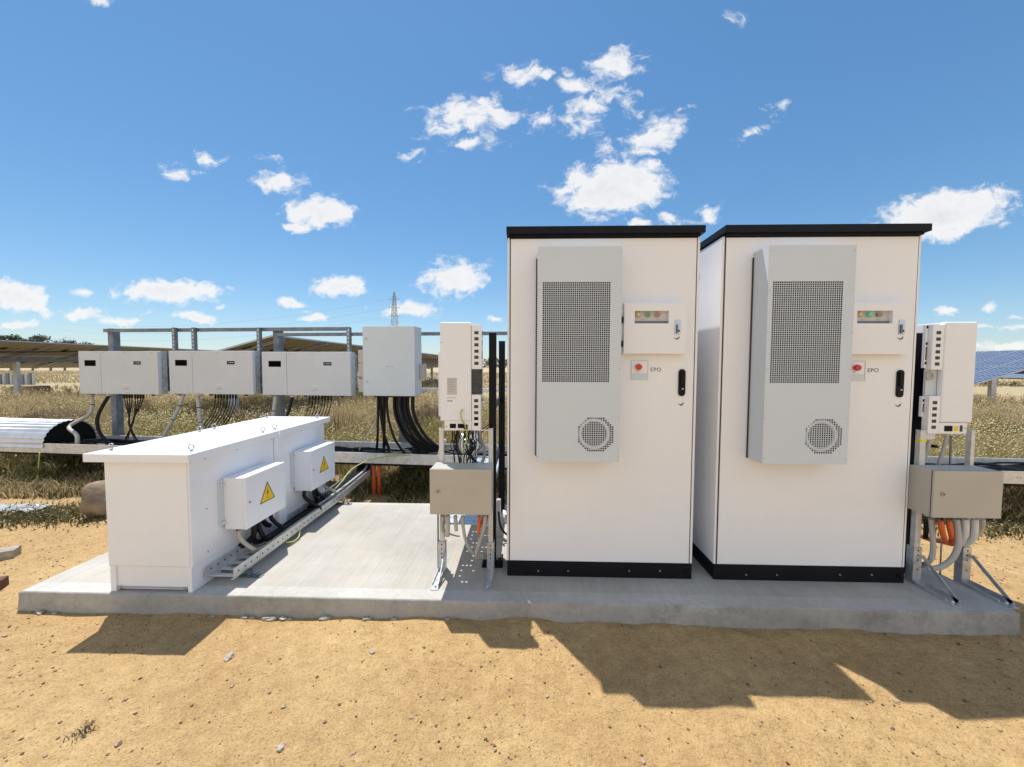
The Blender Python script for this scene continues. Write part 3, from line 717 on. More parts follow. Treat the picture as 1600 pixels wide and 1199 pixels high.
for px in (270.5, 301, 403, 544):
    x = TL(px, 520, YP-.10).x; z1 = TL(px, 512, YP-.10).z; z0 = TL(px, 615, YP-.10).z
    s = MB(); s.box(x-.022, x+.022, YP-.10, YP-.096, z0, z1); s.box(x-.022, x-.019, YP-.096, YP-.055, z0, z1); s.box(x+.019, x+.022, YP-.096, YP-.055, z0, z1)
    so = s.build('strut', M['frame'], t)
    s = MB(); z = z1-.02
    while z > z0+.04: s.box(x-.007, x+.007, YP-.1015, YP-.1002, z-.028, z, 0); z -= .05
    s.build('strut_slots', M['galvlt'], so)

def inverter(label, px0, px1, pyt, pyb, extra=''):
    A = TL(px0, pyt, YI); B = TL(px1, pyb, YI)
    x0 = (TL(px0, pyt, YI).x+TL(px0+5, pyb, YI).x)/2 if px0 < 200 else A.x
    w = INVW; h = A.z-B.z
    base = TM @ Vector((x0, YI, B.z))
    t = thing('string_inverter', label, 'inverter', base, TA, 'grey string inverters on the rack')
    ws = w*.283
    MB().box(0, w, .012, .050, 0, h, .008, seg=3).build('body', M['invgrey'], t); MB().box(.006, w-.006, .050, .13, .004, h-.004, .003).build('rear_case', M['galv'], t)
    c1 = MB().box(.001, ws-.002, .0, .0125, .001, h-.001, .004).build('wiring_cover', M['invgrey'], t)
    c2 = MB().box(ws+.002, w-.001, .0, .0125, .001, h-.001, .004).build('front_cover', M['invgrey'], t)
    hs = MB()
    for i in range(12): hs.box(.05, w-.05, .131+i*.0115, .131+i*.0115+.004, .03, h-.03)
    hs.box(.08, w-.08, .13, .27, .06, h-.06); hs.build('heat_sink', M['galv'], t)
    MB().box(w+.001, w+.03, .20, .25, .04, h-.08, .002).box(w-.02, w+.028, .15, .20, .10, .14).build('side_bracket', M['galv'], t)
    sc_ = MB().box(ws*.28, ws*.78, -.003, .0005, h*.655, h*.79, .0012).build('display', M['screen'], c1)
    npx = w*.745; n1 = MB().box(npx-.0525, npx+.0525, -.002, .0005, h*.69, h*.765, .0008).build('nameplate', M['screen'], c2)
    s = MB()
    for k in range(6):
        x = npx-.018+k*.0105; s.box(x, x+.0065, -.0028, -.002, h*.718, h*.738)
    s.torus((npx-.033, -.0024, h*.728), .007, .0016, 'y', 10, 4); s.build('nameplate_lettering', M['cwhite'], n1)
    s = MB(); x = w*.555; s.box(x, x+.105, -.001, .0005, h*.205, h*.25); s.box(x+.012, x+.028, -.001, .0005, h*.10, h*.165); s.box(x+.04, x+.092, -.001, .0005, h*.11, h*.16)
    lb = s.build('rating_label', M['cwhite'], c2)
    s = MB()
    for k in range(3): s.box(x+.044, x+.086, -.0018, -.001, h*(.12+.014*k), h*(.125+.014*k))
    s.prism([(x+.014, -.0018, h*.11), (x+.026, -.0018, h*.11), (x+.020, -.0018, h*.145)], (0, .0006, 0)); s.build('label_print', M['print'], lb)
    s = MB()
    for (x, z) in ((ws*.82, .965), (ws+.04, .965), (ws+(w-ws)*.42, .965), (w-.09, .965), (ws*.85, .03), (ws+.055, .03), (ws+(w-ws)*.45, .03), (w-.075, .03)): s.cyl((x, .001, h*z), (x, -.004, h*z), .0055, 8)
    s.build('cover_screws', M['bolt'], t)
    MB().cyl((.055, .06, 0), (.055, .06, -.03), .03, 14).build('cable_gland', M['cgrey'], t)
    MB().cyl((ws+.03, .06, 0), (ws+.03, .06, -.028), .03, 14).build('cable_gland', M['galvlt'], t)
    for k in range(8):
        x = w*(.51+.034*k+(.006 if k > 3 else 0)); MB().cyl((x, .05, 0), (x, .05, -.055), .012, 8).build('connector', M['rubber'], t)
    for x in (w*.46, w*.88): MB().cyl((x, .05, 0), (x, .05, -.02), .018, 8).build('connector', M['rubber'], t)
    return t, base, h, w
INVW = TL(247, 580, YI).x-TL(123.5, 580, YI).x
inv = [inverter('leftmost grey inverter on the rack, beside the far solar table', 121, 247, 549, 617),
       inverter('middle one of the three grey inverters on the rack, between its two neighbours', 263, 389, 548.5, 617),
       inverter('grey inverter nearest the tall wiring cabinet, rightmost of the three', 408.5, 540, 550, 619)]
RM = Matrix.Rotation(TA, 4, 'Z')
names3 = ('leftmost', 'middle', 'right-hand')
dest = ((60, 105, 165, 185), (0,)*4, (0,)*4)
for i, (t, base, h, w) in enumerate(inv):
    def IP(x, y, z): return tuple(base + RM @ Vector((x, y, z)))
    zt_ = ZT-.07-base.z
    # thick AC conduit + black cable
    if i == 0:
        e = TMI @ base; d1 = (TL(112, 700, .0)-e); d2 = TL(190, 697, .25)-e
        cable('conduit', [IP(.055+.03, .06, -.01), IP(.11, .05, -.15), IP(.11, .0, -.28), IP(-.02, -.12, -.42), IP(d1.x, -.28, -.50), IP(d1.x-.03, -.27, zt_-.02)], .022, 'ctan', 'grey conduit curving from the leftmost inverter down to the trough cover', 'conduit', ties=2)
        cable('cable', [IP(ws_ := w*.283+.03, .06, -.02), IP(ws_-.05, .02, -.15), IP(ws_-.09, -.02, -.32), IP(ws_-.05, -.04, -.48), IP(ws_+.06, -.05, -.60), IP(ws_+.22, -.05, zt_)], .020, 'rubber', 'thick black cable curving down from the leftmost inverter')
    elif i == 1:
        cable('conduit', [IP(.13, .06, -.01), IP(.11, .02, -.15), IP(.03, .0, -.33), IP(-.06, -.02, -.5), IP(-.12, -.03, zt_)], .022, 'cgrey', 'grey conduit slanting down to the left from the middle inverter', 'conduit', ties=2)
        cable('cable', [IP(.33, .06, -.02), IP(.37, .03, -.18), IP(.42, .0, -.36), IP(.47, 0, -.55), IP(.5, 0, zt_)], .022, 'cgrey', 'dark grey cable slanting down to the right from the middle inverter', ties=2)
    else:
        cable('conduit', [IP(.13, .06, -.01), IP(.13, .02, -.2), IP(.11, .0, -.4), IP(.12, 0, zt_)], .024, 'cgrey', 'grey conduit dropping straight from the right-hand inverter', 'conduit', ties=2)
        cable('cable', [IP(.36, .06, -.02), IP(.33, .03, -.18), IP(.28, .0, -.36), IP(.24, 0, -.5), IP(.22, 0, zt_)], .018, 'rubber', 'black cable dropping from the right-hand inverter behind the white lid')
    # thin string cables that bunch together
    cxm_ = w*(.62 if i == 0 else .60-.1*(i == 2)*0)
    for k in range(8):
        x = w*(.51+.034*k+(.006 if k > 3 else 0)); pair = k//2
        if i == 0: mid = cxm_+(-.03 if k < 4 else .03)+(.006*k-.02); low = cxm_+(.12 if k < 4 else -.09)+random.uniform(-.05, .05); pts = [IP(x, .05, -.05), IP((x*.7+mid*.3), .045, -.14), IP(mid, .03, -.28), IP(cxm_+(k-4)*.006, .01, -.42), IP(low, .0, zt_)]
        else: low = x-.25-.02*k+pair*.02; pts = [IP(x, .05, -.05), IP(x-.01, .045, -.14), IP(x-.06, .03, -.28), IP(x-.15, .01, -.42), IP(low, .0, zt_)]
        o = MB().tube(pts, .0058, 6, True, 4).build('string_cable', M['rubber'])
        tag(o, f'one of the thin black string cables hanging under the {names3[i]} grey inverter', 'cable', f'string cables under the {names3[i]} inverter')

# ------------------------------------------------------------------ wiring cabinet on the rack
YC = .10
A = TL(566, 510, YC); B = TL(648.5, 619.5, YC); base = TM @ Vector((A.x, YC, B.z)); w, h = B.x-A.x, A.z-B.z
t = thing('wiring_cabinet', 'upright grey wiring cabinet on the rack with many thick black cables leaving its bottom', 'cabinet', base, TA)
MB().box(.002, w-.002, .018, .235, .002, h-.002, .003).build('body', M['combgrey'], t)
dr = MB().box(0, w, 0, .016, 0, h, .004).build('door', M['combgrey'], t)
for z in (.82, .205): MB().cyl((.045, .002, h*z), (.045, -.006, h*z), .013, 14).cyl((.045, -.006, h*z), (.045, -.008, h*z), .006, 8).build('lock', M['bolt'], dr)
s = MB().box(w*.44, w*.49, -.0008, .0005, h*.41, h*.43).box(w*.505, w*.545, -.0008, .0005, h*.41, h*.435).box(w*.555, w*.585, -.0008, .0005, h*.41, h*.435).build('door_label', M['cwhite'], dr)
s = MB().prism([(w*.45, -.0016, h*.413), (w*.48, -.0016, h*.413), (w*.465, -.0016, h*.428)], (0, .0006, 0)).box(w*.515, w*.535, -.0016, -.001, h*.418, h*.428).box(w*.56, w*.58, -.0016, -.001, h*.418, h*.428).build('label_print', M['print'], dr)
for i, z0 in enumerate((.05, .275, .47)): MB().box(-.062, -.003, .012, .12, h*z0, h*(z0+.19), .003).build('side_duct', M['beige'], t)
MB().box(w+.001, w+.05, .16, .26, h*.23, h*.46, .003).build('side_socket', M['beige'], t)
gp = MB().box(w*.18, w*.90, .05, .19, -.018, 0, .002).build('gland_plate', M['rubber'], t)
xs_ = [.21, .25, .30, .39, .52, .56, .60, .65, .70, .75, .79, .87, .91]
ends = [(583, 706), (610, 708), (596, 706), (640, 708), (668, 707), (676, 706), (683, 706), (690, 707), (695, 705), (700, 707), (704, 704), (709, 706), (716, 703)]
for k, (fx, (ex, ey)) in enumerate(zip(xs_, ends)):
    a = Vector((A.x+w*fx, YC+.10+.02*(k % 3), B.z-.01)); e = TL(ex, ey, .20+.02*(k % 4)); e.z = ZT-.07+.012*(k % 3); zz = a.z-e.z
    dx = e.x-a.x
    pts = [a, a+Vector((dx*.0, 0, -zz*.22)), a+Vector((dx*.10, .0, -zz*.45)), a+Vector((dx*.32, .02, -zz*.72)), a+Vector((dx*.68, .04, -zz*.93)), e, e+Vector((.22 if dx > 0 else -.2, .02, -.01))]
    o = MB().tube([TM @ p for p in pts], (.015, .018, .020)[k % 3], 8, True, 5).build('power_cable', M['rubber'])
    tag(o, 'one of the thick black power cables sweeping down from the wiring cabinet into the trough', 'cable', 'thick black cables under the wiring cabinet')
cable('cable', [TM @ TL(600, 628, .25), TM @ TL(592, 650, .25), TM @ TL(580, 672, .22), TM @ TL(568, 690, .2), TM @ TL(561, 704, .2)], .008, 'ctan', 'thin tan cable slanting left under the wiring cabinet')
# vertical duct below trough where the ladder arrives
o = MB().box(-.09, .09, 0, .06, .04, .22, .002).build('cable_duct', M['frame']); o.location = TM @ Vector((TL(563, 735, .1).x, .14, .13)); o.rotation_euler = (0, 0, TA)
tag(o, 'short dark upright duct under the trough where the ladder tray arrives', 'duct')

# ------------------------------------------------------------------ side frames with white converters
def perf_posts(t, x, y, z0, z1, w=.028, mt='galvlt'):
    s = MB(); s.box(x-w/2, x+w/2, y, y+.0025, z0, z1); s.box(x-w/2, x-w/2+.0025, y+.0025, y+.03, z0, z1); s.box(x+w/2-.0025, x+w/2, y+.0025, y+.03, z0, z1)
    return s.build('post', M[mt], t)
def foot(t, x, y, toe, ztop, w=.046):
    """angle bracket: upright, base channel to the toe, two slanting braces"""
    s = MB(); s.box(x-w/2, x+w/2, y-.006, y-.002, SZ+.004, ztop); s.box(x-w/2, x-w/2+.004, y-.002, y+.04, SZ+.004, ztop); s.box(x+w/2-.004, x+w/2, y-.002, y+.04, SZ+.004, ztop)
    s.box(x-w/2, x+w/2, toe, y+.04, SZ+.0005, SZ+.004); s.box(x+w/2-.004, x+w/2, toe+.02, y-.006, SZ+.004, SZ+.03)
    s.box(x-w/2, x-w/2+.004, toe+.05, y-.006, SZ+.004, SZ+.02)
    bo = s.build('foot', M['galv'], t)
    MB().beam((x+w/2-.002, y-.01, ztop-.05), (x+w/2-.002, toe+.03, SZ+.012), .004, .022, (0, 1, 0)).build('brace', M['galv'], bo)
    for z in (ztop-.02, ztop-.05, ztop-.08, SZ+.09): MB().cyl((x, y-.0062, z), (x, y-.0075, z), .0045, 8).build('bolt_hole', M['sblack'], bo)
    MB().cyl((x, toe+.035, SZ+.004), (x, toe+.035, SZ+.016), .008, 6).build('anchor_bolt', M['galvlt'], bo)

def frame_left():
    t = thing('equipment_frame', 'steel frame left of the middle cabinet with feet near the pad edge and black uprights', 'frame', (0, 0, 0))
    y = 2.475
    xl = at(690.5, 860, y).x; xr = at(766.5, 860, y).x
    for x in (xl, xr):
        perf_posts(t, x, y, SZ+.02, at(684, 669, y).z); foot(t, x, y, 2.245, at(700, 846, y).z)
    MB().box(xl-.014, xr+.014, y-.004, y-.0008, at(684, 672.8, y).z, at(684, 670.5, y).z).build('cross_rail', M['galvlt'], t)
    MB().box(xl-.03, xl-.026, y+.0, y+.03, SZ, .70).build('side_strip', M['frame'], t)
    for (px, pw, yy, zz) in ((769.5, .048, 2.545, 1.69), (784, .055, 3.42, 1.69)):
        x = at(px, 640, yy).x
        MB().box(x-pw/2, x+pw/2, yy, yy+.04, SZ+.004, zz, .002).build('upright', M['black'], t)
        b_ = MB().box(x-.07, x+.07, yy-.03, yy+.06, SZ+.0005, SZ+.012, .002)
        for q in (-.05, .05): b_.box(x+q-.012, x+q+.012, yy-.02, yy+.02, SZ+.012, SZ+.045, .003)
        b_.build('base_plate', M['black'], t)
    x = at(784, 640, 3.0).x
    for z in (1.15, .7): MB().box(-.225, -.205, 2.585, 3.42, z, z+.04).build('side_rail', M['black'], t)
    return t
frame_left()
# perforated tray under the left frame
t = thing('perforated_tray', 'perforated galvanised cable tray hidden behind the left junction box, casting a dotted shadow', 'cable tray', (0, 0, 0))
xs = []; x = -.555
xs = [-.505]; c = -.478
while c < -.27: xs += [c, c+.013]; c += .026
xs.append(-.235); ys = [2.40]; c = 2.44
while c < 4.15: ys += [c, c+.013]; c += .066
ys.append(4.22)
MB().sheet(xs, ys, .470, lambda i, j: i % 2 == 1 and j % 2 == 1 and ((i//2+(j//2)*3) % 8 in (1, 2, 3, 6)), ax='z').build('floor_sheet', M['galv'], t, thick=.0015)
for x in (-.506, -.234): MB().box(x-.001, x+.001, 2.40, 4.22, .471, .53).build('side', M['galv'], t)

def junction(label, x0, x1, yf, z0, z1, depth, group=None, lockleft=True):
    t = thing('junction_box', label, 'junction box', (x0, yf, z0), 0, 'beige junction boxes on the frames'); w = x1-x0; h = z1-z0
    MB().box(.002, w-.002, .016, depth, .002, h-.002, .003).build('body', M['beige'], t)
    MB().box(.0005, w-.0005, .012, .0165, .0005, h-.0005).build('door_seal', M['seam'], t)
    dr = MB().box(0, w, 0, .013, 0, h, .0035).build('door', M['beige'], t)
    x = w*.135; z = h*.51
    MB().cyl((x, .001, z), (x, -.006, z), .0125, 18).build('lock', M['bolt'], dr)
    MB().cyl((x, -.006, z), (x, -.0075, z), .006, 10).build('keyhole', M['print'], dr)
    for fx in (.12, .2, .33, .45, .62, .75, .86): MB().cyl((w*fx, depth*.5, 0), (w*fx, depth*.5, -.018), .014, 12).build('cable_gland', M['rubber'] if fx in (.62, .75, .33) else M['cgrey'], t)
    return t
a = at(669.5, 733, 2.285); c = at(770, 805.5, 2.285)
junction('beige junction box hanging between the open pad and the middle cabinet', a.x+.006, at(768, 733, 2.285).x, 2.285, c.z, a.z, .172)
a2 = at(1461.5, 736, 2.285); c2 = at(1571, 811, 2.285)
junction('beige junction box at the right edge of the pad, with orange and white conduits below', a2.x-.003, at(1571, 737, 2.285).x-.006, 2.285, c2.z, a2.z, .150)

# converters
def vents(s, x0, x1, zs, y, sz):
    for z in zs:
        s.box((x0+x1)/2-sz/2, (x0+x1)/2+sz/2, y-.0012, y-.0002, z-sz*.38, z+sz*.38)
def converter_left():
    y = 2.45; P = lambda px, py, yy=y: at(px, py, yy)
    a = P(687.3, 504); b_ = P(736.3, 658)
    t = thing('wall_converter', 'narrow white converter above the left junction box, its vented flank towards the middle cabinet', 'converter', (a.x, y, b_.z), 0)
    ox, oz = a.x, b_.z; w = b_.x-a.x; h = a.z-b_.z
    lp = lambda px, py, yy=y: (P(px, py, yy).x-ox, P(px, py, yy).z-oz)
    MB().box(0, w, 0, .05, 0, h, .004, seg=3).build('front_cover', M['white'], t)
    MB().box(.006, w-.004, .052, .50, -.004, h-.004, .003).build('body', M['white'], t)
    x1, zt = lp(752, 507.5); _, zm = lp(752, 577); _, zm2 = lp(752, 617); xb, zb = lp(751, 673)
    v1 = MB().box(w+.002, x1, .006, .045, zm, zt, .002).build('upper_vent_strip', M['white'], t)
    v2 = MB().box(w+.002, xb, .006, .045, zb, zm2, .002).build('lower_vent_strip', M['white'], t)
    s = MB(); vents(s, w+.002, x1, [lp(744, q)[1] for q in (520, 529.5, 539, 549, 558.5, 568)], .006, .026); s.build('vent_holes', M['coil'], v1)
    s = MB(); vents(s, w+.002, xb, [lp(744, q)[1] for q in (626.5, 635.8, 645.3)], .006, .026); s.build('vent_holes', M['coil'], v2)
    s = MB(); vents(s, w+.002, xb, [lp(744, q)[1] for q in (654.5, 663.5)], .006, .026); s.build('sockets', M['sblack'], v2)
    MB().box(w+.001, x1+.002, .012, .05, zm2+.002, zm-.002).build('recess_panel', M['coil'], t)
    x0, z1 = lp(694, 659); 
    lo = MB().box(x0, w+.0005, .006, .045, zb, -.001, .002).build('connection_bay', M['white'], t)
    for px in (707.5, 720): x, z = lp(px, 666); MB().box(x-.020, x+.019, .0035, .0058, z-.014, z+.014).build('socket', M['sblack'], lo)
    x, z = lp(727.5, 667); MB().box(x-.012, x+.012, .003, .0058, z-.018, z+.012).build('socket', M['sblack'], lo)
    x, z = lp(697, 667); MB().cyl((x, .006, z), (x, .001, z), .005, 8).build('screw', M['bolt'], lo)
    e0, e1 = lp(698.5, 590.5); f0, f1 = lp(714, 617)
    lb = MB().box(e0, f0, -.001, .0005, f1, e1).build('rating_label', M['plate'], t)
    s = MB()
    for k in range(6): s.box(e0+.008, f0-.008-.01*(k % 3), -.0018, -.001, e1-.014-.015*k, e1-.010-.015*k)
    s.build('label_print', M['pgrey'], lb)
    s = MB(); q0, q1 = lp(699, 621.5)
    for k in range(6): s.box(q0+k*.010, q0+k*.010+.005, -.0012, .0003, q1-.004, q1+.002)
    q0, q1 = lp(699, 626.5); s.box(q0, q0+.033, -.0012, .0003, q1-.005, q1+.004); s.build('serial_print', M['pgrey'], t)
    q0, q1 = lp(689, 535.5); MB().box(q0-.004, q0+.014, -.0012, .0003, q1-.001, q1+.001).build('mark', M['pgrey'], t)
    # back plate & side hardware
    q0, z_t = lp(684.5, 549, 2.5); q1, z_b = lp(690, 655, 2.5)
    MB().box(q0, 0.004, .052, .30, .02, z_t, .003).build('back_flange', M['white'], t)
    s = MB(); X1 = -.268-ox+.0; zz = lp(757, 525, 2.6)[1]
    s.box(w-.003, w+.030, .10, .42, .05, h-.03, .003); s.build('side_housing', M['acgrey'], t)
    s = MB(); yy = .13
    for (za, zb_) in ((.56, .60), (.50, .53), (.40, .46), (.30, .33), (.20, .27), (.10, .12)):
        s.box(w+.030, w+.036, yy, yy+.22, za, zb_)
    s.build('side_connectors', M['coil'], t)
    return t
converter_left()
def converter_right():
    y = 2.44; P = lambda px, py, yy=y: at(px, py, yy)
    a = P(1477, 503); b_ = P(1521, 661)
    x1_ = (P(1528, 503).x+P(1521, 661).x)/2; x0_ = (P(1477, 503).x+P(1471, 661).x)/2
    t = thing('wall_converter', 'narrow white converter at the right edge above its junction box, solar panels beyond', 'converter', (x0_, y, b_.z), 0)
    ox, oz = x0_, b_.z; w = x1_-x0_; h = a.z-b_.z
    lp = lambda px, py, yy=y: (P(px, py, yy).x-ox, P(px, py, yy).z-oz)
    MB().box(0, w, 0, .04, 0, h, .010, seg=4).build('front_cover', M['white'], t)
    MB().box(.004, w-.012, .042, .50, -.004, h-.002, .003).build('body', M['white'], t)
    xv = (lp(1458, 507)[0]+lp(1452, 678)[0])/2; zt = lp(1458, 507.5)[1]; zm = lp(1455, 578)[1]; zm2 = lp(1455, 619)[1]; zb = lp(1455, 678)[1]
    v1 = MB().box(xv, -.002, .004, .045, zm, zt, .002).build('upper_vent_strip', M['white'], t)
    v2 = MB().box(xv, -.002, .004, .045, zb, zm2, .002).build('lower_vent_strip', M['white'], t)
    s = MB(); vents(s, xv, -.002, [lp(1465, q)[1] for q in (520, 530, 540, 550, 559.5, 569)], .004, .026); s.build('vent_holes', M['coil'], v1)
    s = MB(); vents(s, xv, -.002, [lp(1465, q)[1] for q in (629.5, 639, 649, 658.5, 668)], .004, .026); s.build('vent_holes', M['coil'], v2)
    MB().box(xv+.004, -.001, .035, .05, zm2+.001, zm-.001).build('recess_panel', M['acgrey'], t)
    MB().torus((xv+.012, .02, zm-.036), .022, .006, 'y', 16, 8).build('handle', M['ctan'], t)
    s = MB(); s.box(xv-.016, xv-.003, .03, .05, zm+.01, zt-.0, .002); st = s.build('side_strip', M['white'], t); MB().box(xv-.016, xv-.003, .03, .05, zb+.10, zm2-.004, .002).build('side_strip', M['white'], t)
    s = MB()
    for z in (zt-.012, zm+.16, zm+.04, zm2-.03): s.box(xv-.014, xv-.005, .028, .0295, z-.008, z+.008)
    s.box(xv-.012, xv-.007, .028, .0295, zm+.06, zm+.14); s.box(xv-.012, xv-.007, .028, .0295, zb+.13, zm2-.05); s.build('strip_sockets', M['sblack'], st)
    x2 = lp(1512, 670)[0]
    lo = MB().box(-.0015, x2, .004, .045, zb, -.002, .002).build('connection_bay', M['white'], t)
    x, z = lp(1482.7, 670); MB().box(x-.024, x+.024, .002, .0038, z-.017, z+.017).build('display', M['sblack'], lo)
    x, z = lp(1495, 670); MB().box(x-.012, x+.012, .0025, .0038, z-.015, z+.015).build('sticker', M['yellow'], lo)
    x, z = lp(1502.8, 670); MB().box(x-.008, x+.008, .0025, .0038, z-.019, z+.019).build('socket', M['coil'], lo)
    x, z = lp(1508.5, 669.5); MB().cyl((x, .004, z), (x, .0, z), .004, 8).build('screw', M['bolt'], lo)
    x, z = lp(1466, 684); MB().box(x-.035, x+.035, .05, .16, z-.02, zb-.002, .003).build('gland_housing', M['white'], t)
    return t
converter_right()
def frame_right():
    t = thing('equipment_frame', 'steel frame on the right end of the pad with two triangular braced feet', 'frame', (0, 0, 0))
    y = 2.43
    for (px, x) in ((1431, at(1432, 880, y).x), (1510, at(1509, 880, y).x)):
        top = at(px, 855, y).z
        perf_posts(t, x, y, SZ+.02, at(1437 if px < 1500 else 1523, 672.5, y).z, .034 if px < 1500 else .022)
        foot(t, x, y, 2.185, top, .05)
        if px < 1500: MB().box(x-.019, x+.019, y-.003, y+.028, at(1436, 691, y).z, at(1436, 687.5, y).z).build('tape', M['yellowtape'], t)
    yy = 2.54; x = at(1441, 560, yy).x
    MB().box(x-.045, x+.040, yy, yy+.04, SZ+.004, 1.69, .002).build('upright', M['black'], t)
    MB().box(x-.03, x+.03, 3.42, 3.46, SZ+.004, 1.69, .002).build('upright', M['black'], t)
    for z in (1.15, .7): MB().box(x+.030, x+.05, 2.60, 3.42, z, z+.04).build('side_rail', M['black'], t)
    return t
frame_right()

# ---- cables and conduits round the left frame
Y = 2.36
def path(pts): return [at(*p) for p in pts]
cable('conduit', path([(692, 806, 2.38), (690.5, 818, 2.40), (692, 828, 2.44), (697, 834, 2.5)]), .014, 'ctan', 'short dusty conduit stub bending back under the left junction box', 'conduit')
cable('conduit', path([(699.5, 806, 2.37), (699.5, 820, 2.37), (699, 838, 2.37)]), .015, 'cgrey', 'thick grey conduit end hanging straight under the left junction box, longest stub', 'conduit')
cable('conduit', path([(711.5, 806, 2.37), (712, 818, 2.37), (713, 829, 2.38)]), .012, 'cgrey', 'narrower grey conduit end hanging under the left junction box', 'conduit')
cable('conduit', path([(723, 806, 2.37), (723.5, 822, 2.37), (727, 842, 2.38), (734, 858, 2.42), (744, 867, 2.46), (757, 869, 2.52), (785, 868, 2.62)]), .0105, 'cgrey', 'grey conduit looping down from the left junction box and away behind the frame', 'conduit')
cable('conduit', path([(758, 806, 2.37), (756, 825, 2.37), (749, 848, 2.38), (744, 866, 2.42), (746, 872, 2.46), (758, 871.5, 2.52), (785, 871, 2.6)]), .0105, 'ctan', 'dusty grey conduit hooking round near the right leg of the left frame', 'conduit')
cable('conduit', path([(748.5, 806, 2.37), (748.5, 820, 2.37), (747, 834, 2.38)]), .010, 'orange', 'short bright orange conduit stub under the left junction box', 'conduit')
cable('conduit', path([(755, 806, 2.40), (752, 818, 2.43), (748, 828, 2.48)]), .008, 'orange', 'thin orange cable bending back behind the orange conduit stub', 'cable')
cable('conduit', path([(779, 780, 3.0), (780, 820, 3.0), (784, 848, 3.0), (796, 860, 3.0)]), .018, 'cgrey', 'grey conduit curving behind the left corner of the middle cabinet', 'conduit')
cable('cable', path([(779, 800, 2.9), (782, 822, 2.9), (790, 834, 2.9), (800, 838, 2.9)]), .008, 'rubber', 'thin black cable curving into the left flank of the middle cabinet')
o = MB().blob(at(790, 815, 3.3), .06, .06, .10, 2, .25).build('foil_bundle', M['foil']); tag(o, 'silver foil wrapped bundle low between the black uprights and the middle cabinet', 'foil wrap')
# bundle of thin black cables between converter and junction box
for k in range(22):
    px = random.uniform(706, 716) if k < 8 else random.uniform(726, 748); q = random.uniform(-8, 8); e = random.uniform(708, 722) if k < 8 else random.uniform(724, 750)
    y0 = random.uniform(2.46, 2.62)
    pts = path([(px, 672, y0), (px+q*.4, 684, y0), (px-q*.5+random.uniform(-4, 4), 697, y0+random.uniform(-.03, .05)), ((px+e)/2+q*.5, 710, y0), (e, 727, y0-.03)])
    o = MB().tube(pts, random.choice((.0028, .0035, .0045)), 5, True, 4).build('control_cable', M['rubber'])
    tag(o, 'one of the tangled thin black cables between the left converter and its junction box', 'cable', 'tangled black cables above the left junction box')
cable('conduit', path([(750, 674, 2.62), (751, 686, 2.62), (756, 698, 2.62), (757, 712, 2.6), (752, 726, 2.55)]), .012, 'cgrey', 'grey conduit bulging right beside the tangled black cables', 'conduit')
cable('conduit', path([(696, 687, 3.2), (691, 693, 3.2), (688, 702, 3.2), (686, 713, 3.2)]), .012, 'cwhite', 'pale bent conduit stub standing beside the left frame post', 'conduit')
cable('earth_wire', path([(723, 640, 2.44), (720, 646, 2.42), (722, 656, 2.42), (727, 666, 2.43), (729, 684, 2.47), (724, 706, 2.5)]), .0045, 'earth', 'green and yellow earth wire looping over the face of the left converter')
cable('cable', path([(752, 672, 2.5), (758, 668, 2.52), (766, 662, 2.55)]), .003, 'rubber', 'upper thin black cable between converter corner and black upright')
cable('cable', path([(752, 676, 2.5), (758, 672, 2.52), (766, 667, 2.55)]), .003, 'rubber', 'lower thin black cable between converter corner and black upright')
# right side
cable('conduit', path([(1455, 811, 2.40), (1457, 835, 2.40), (1458, 860, 2.40), (1453, 876, 2.42), (1440, 884, 2.50)]), .014, 'cgrey', 'grey conduit dropping beside the right cabinet and bending back at its foot', 'conduit')
cable('conduit', path([(1494, 811, 2.36), (1496.5, 832, 2.36), (1497, 853, 2.36), (1488, 873, 2.37), (1470, 886, 2.39), (1449, 889, 2.42)]), .0155, 'cgrey', 'thick grey conduit sweeping left in a wide bend under the right junction box', 'conduit')
cable('conduit', path([(1508, 811, 2.36), (1508.5, 828, 2.36), (1504, 843, 2.38), (1498, 852, 2.42)]), .0165, 'cwhite', 'white conduit bending back under the right junction box, left of two', 'conduit')
cable('conduit', path([(1523, 811, 2.36), (1523, 828, 2.36), (1519, 843, 2.38), (1506, 852, 2.42)]), .0165, 'cwhite', 'white conduit bending back under the right junction box, right of two', 'conduit')
cable('conduit', path([(1534, 811, 2.38), (1533, 822, 2.40), (1528, 832, 2.48), (1524, 838, 2.55)]), .016, 'ctan', 'dusty conduit at the outer corner under the right junction box', 'conduit')
cable('conduit', path([(1469.5, 814, 2.36), (1471.5, 828, 2.36), (1475, 840, 2.38), (1477, 848, 2.42)]), .014, 'orange', 'left orange conduit under the right junction box', 'conduit')
cable('conduit', path([(1483, 814, 2.36), (1484.5, 828, 2.36), (1487, 840, 2.38), (1486, 849, 2.42)]), .013, 'orange', 'right orange conduit under the right junction box', 'conduit')
cable('conduit', path([(1487, 850, 2.5), (1470, 846, 2.6), (1450, 842, 2.7), (1435, 836, 2.8)]), .016, 'orange', 'orange conduit running back behind the right frame', 'conduit')
cable('ground_rod', path([(1471, 850, 2.52), (1470, 870, 2.52), (1469, 898, 2.52)]), .0045, 'bolt', 'thin upright earthing rod standing on the pad behind the grey conduits', 'rod')
cable('cable', path([(1452, 688, 2.5), (1448, 705, 2.5), (1440, 727, 2.5)]), .012, 'cgrey', 'grey cable from the right converter slanting down beside the taped post')
cable('cable', path([(1479, 681, 2.5), (1475, 700, 2.5), (1466, 727, 2.5)]), .0095, 'cgrey', 'grey cable in the middle under the right converter')
cable('cable', path([(1486, 681, 2.5), (1485, 705, 2.5), (1484, 727, 2.5)]), .0055, 'frame', 'thin dark cable hanging straight under the right converter')
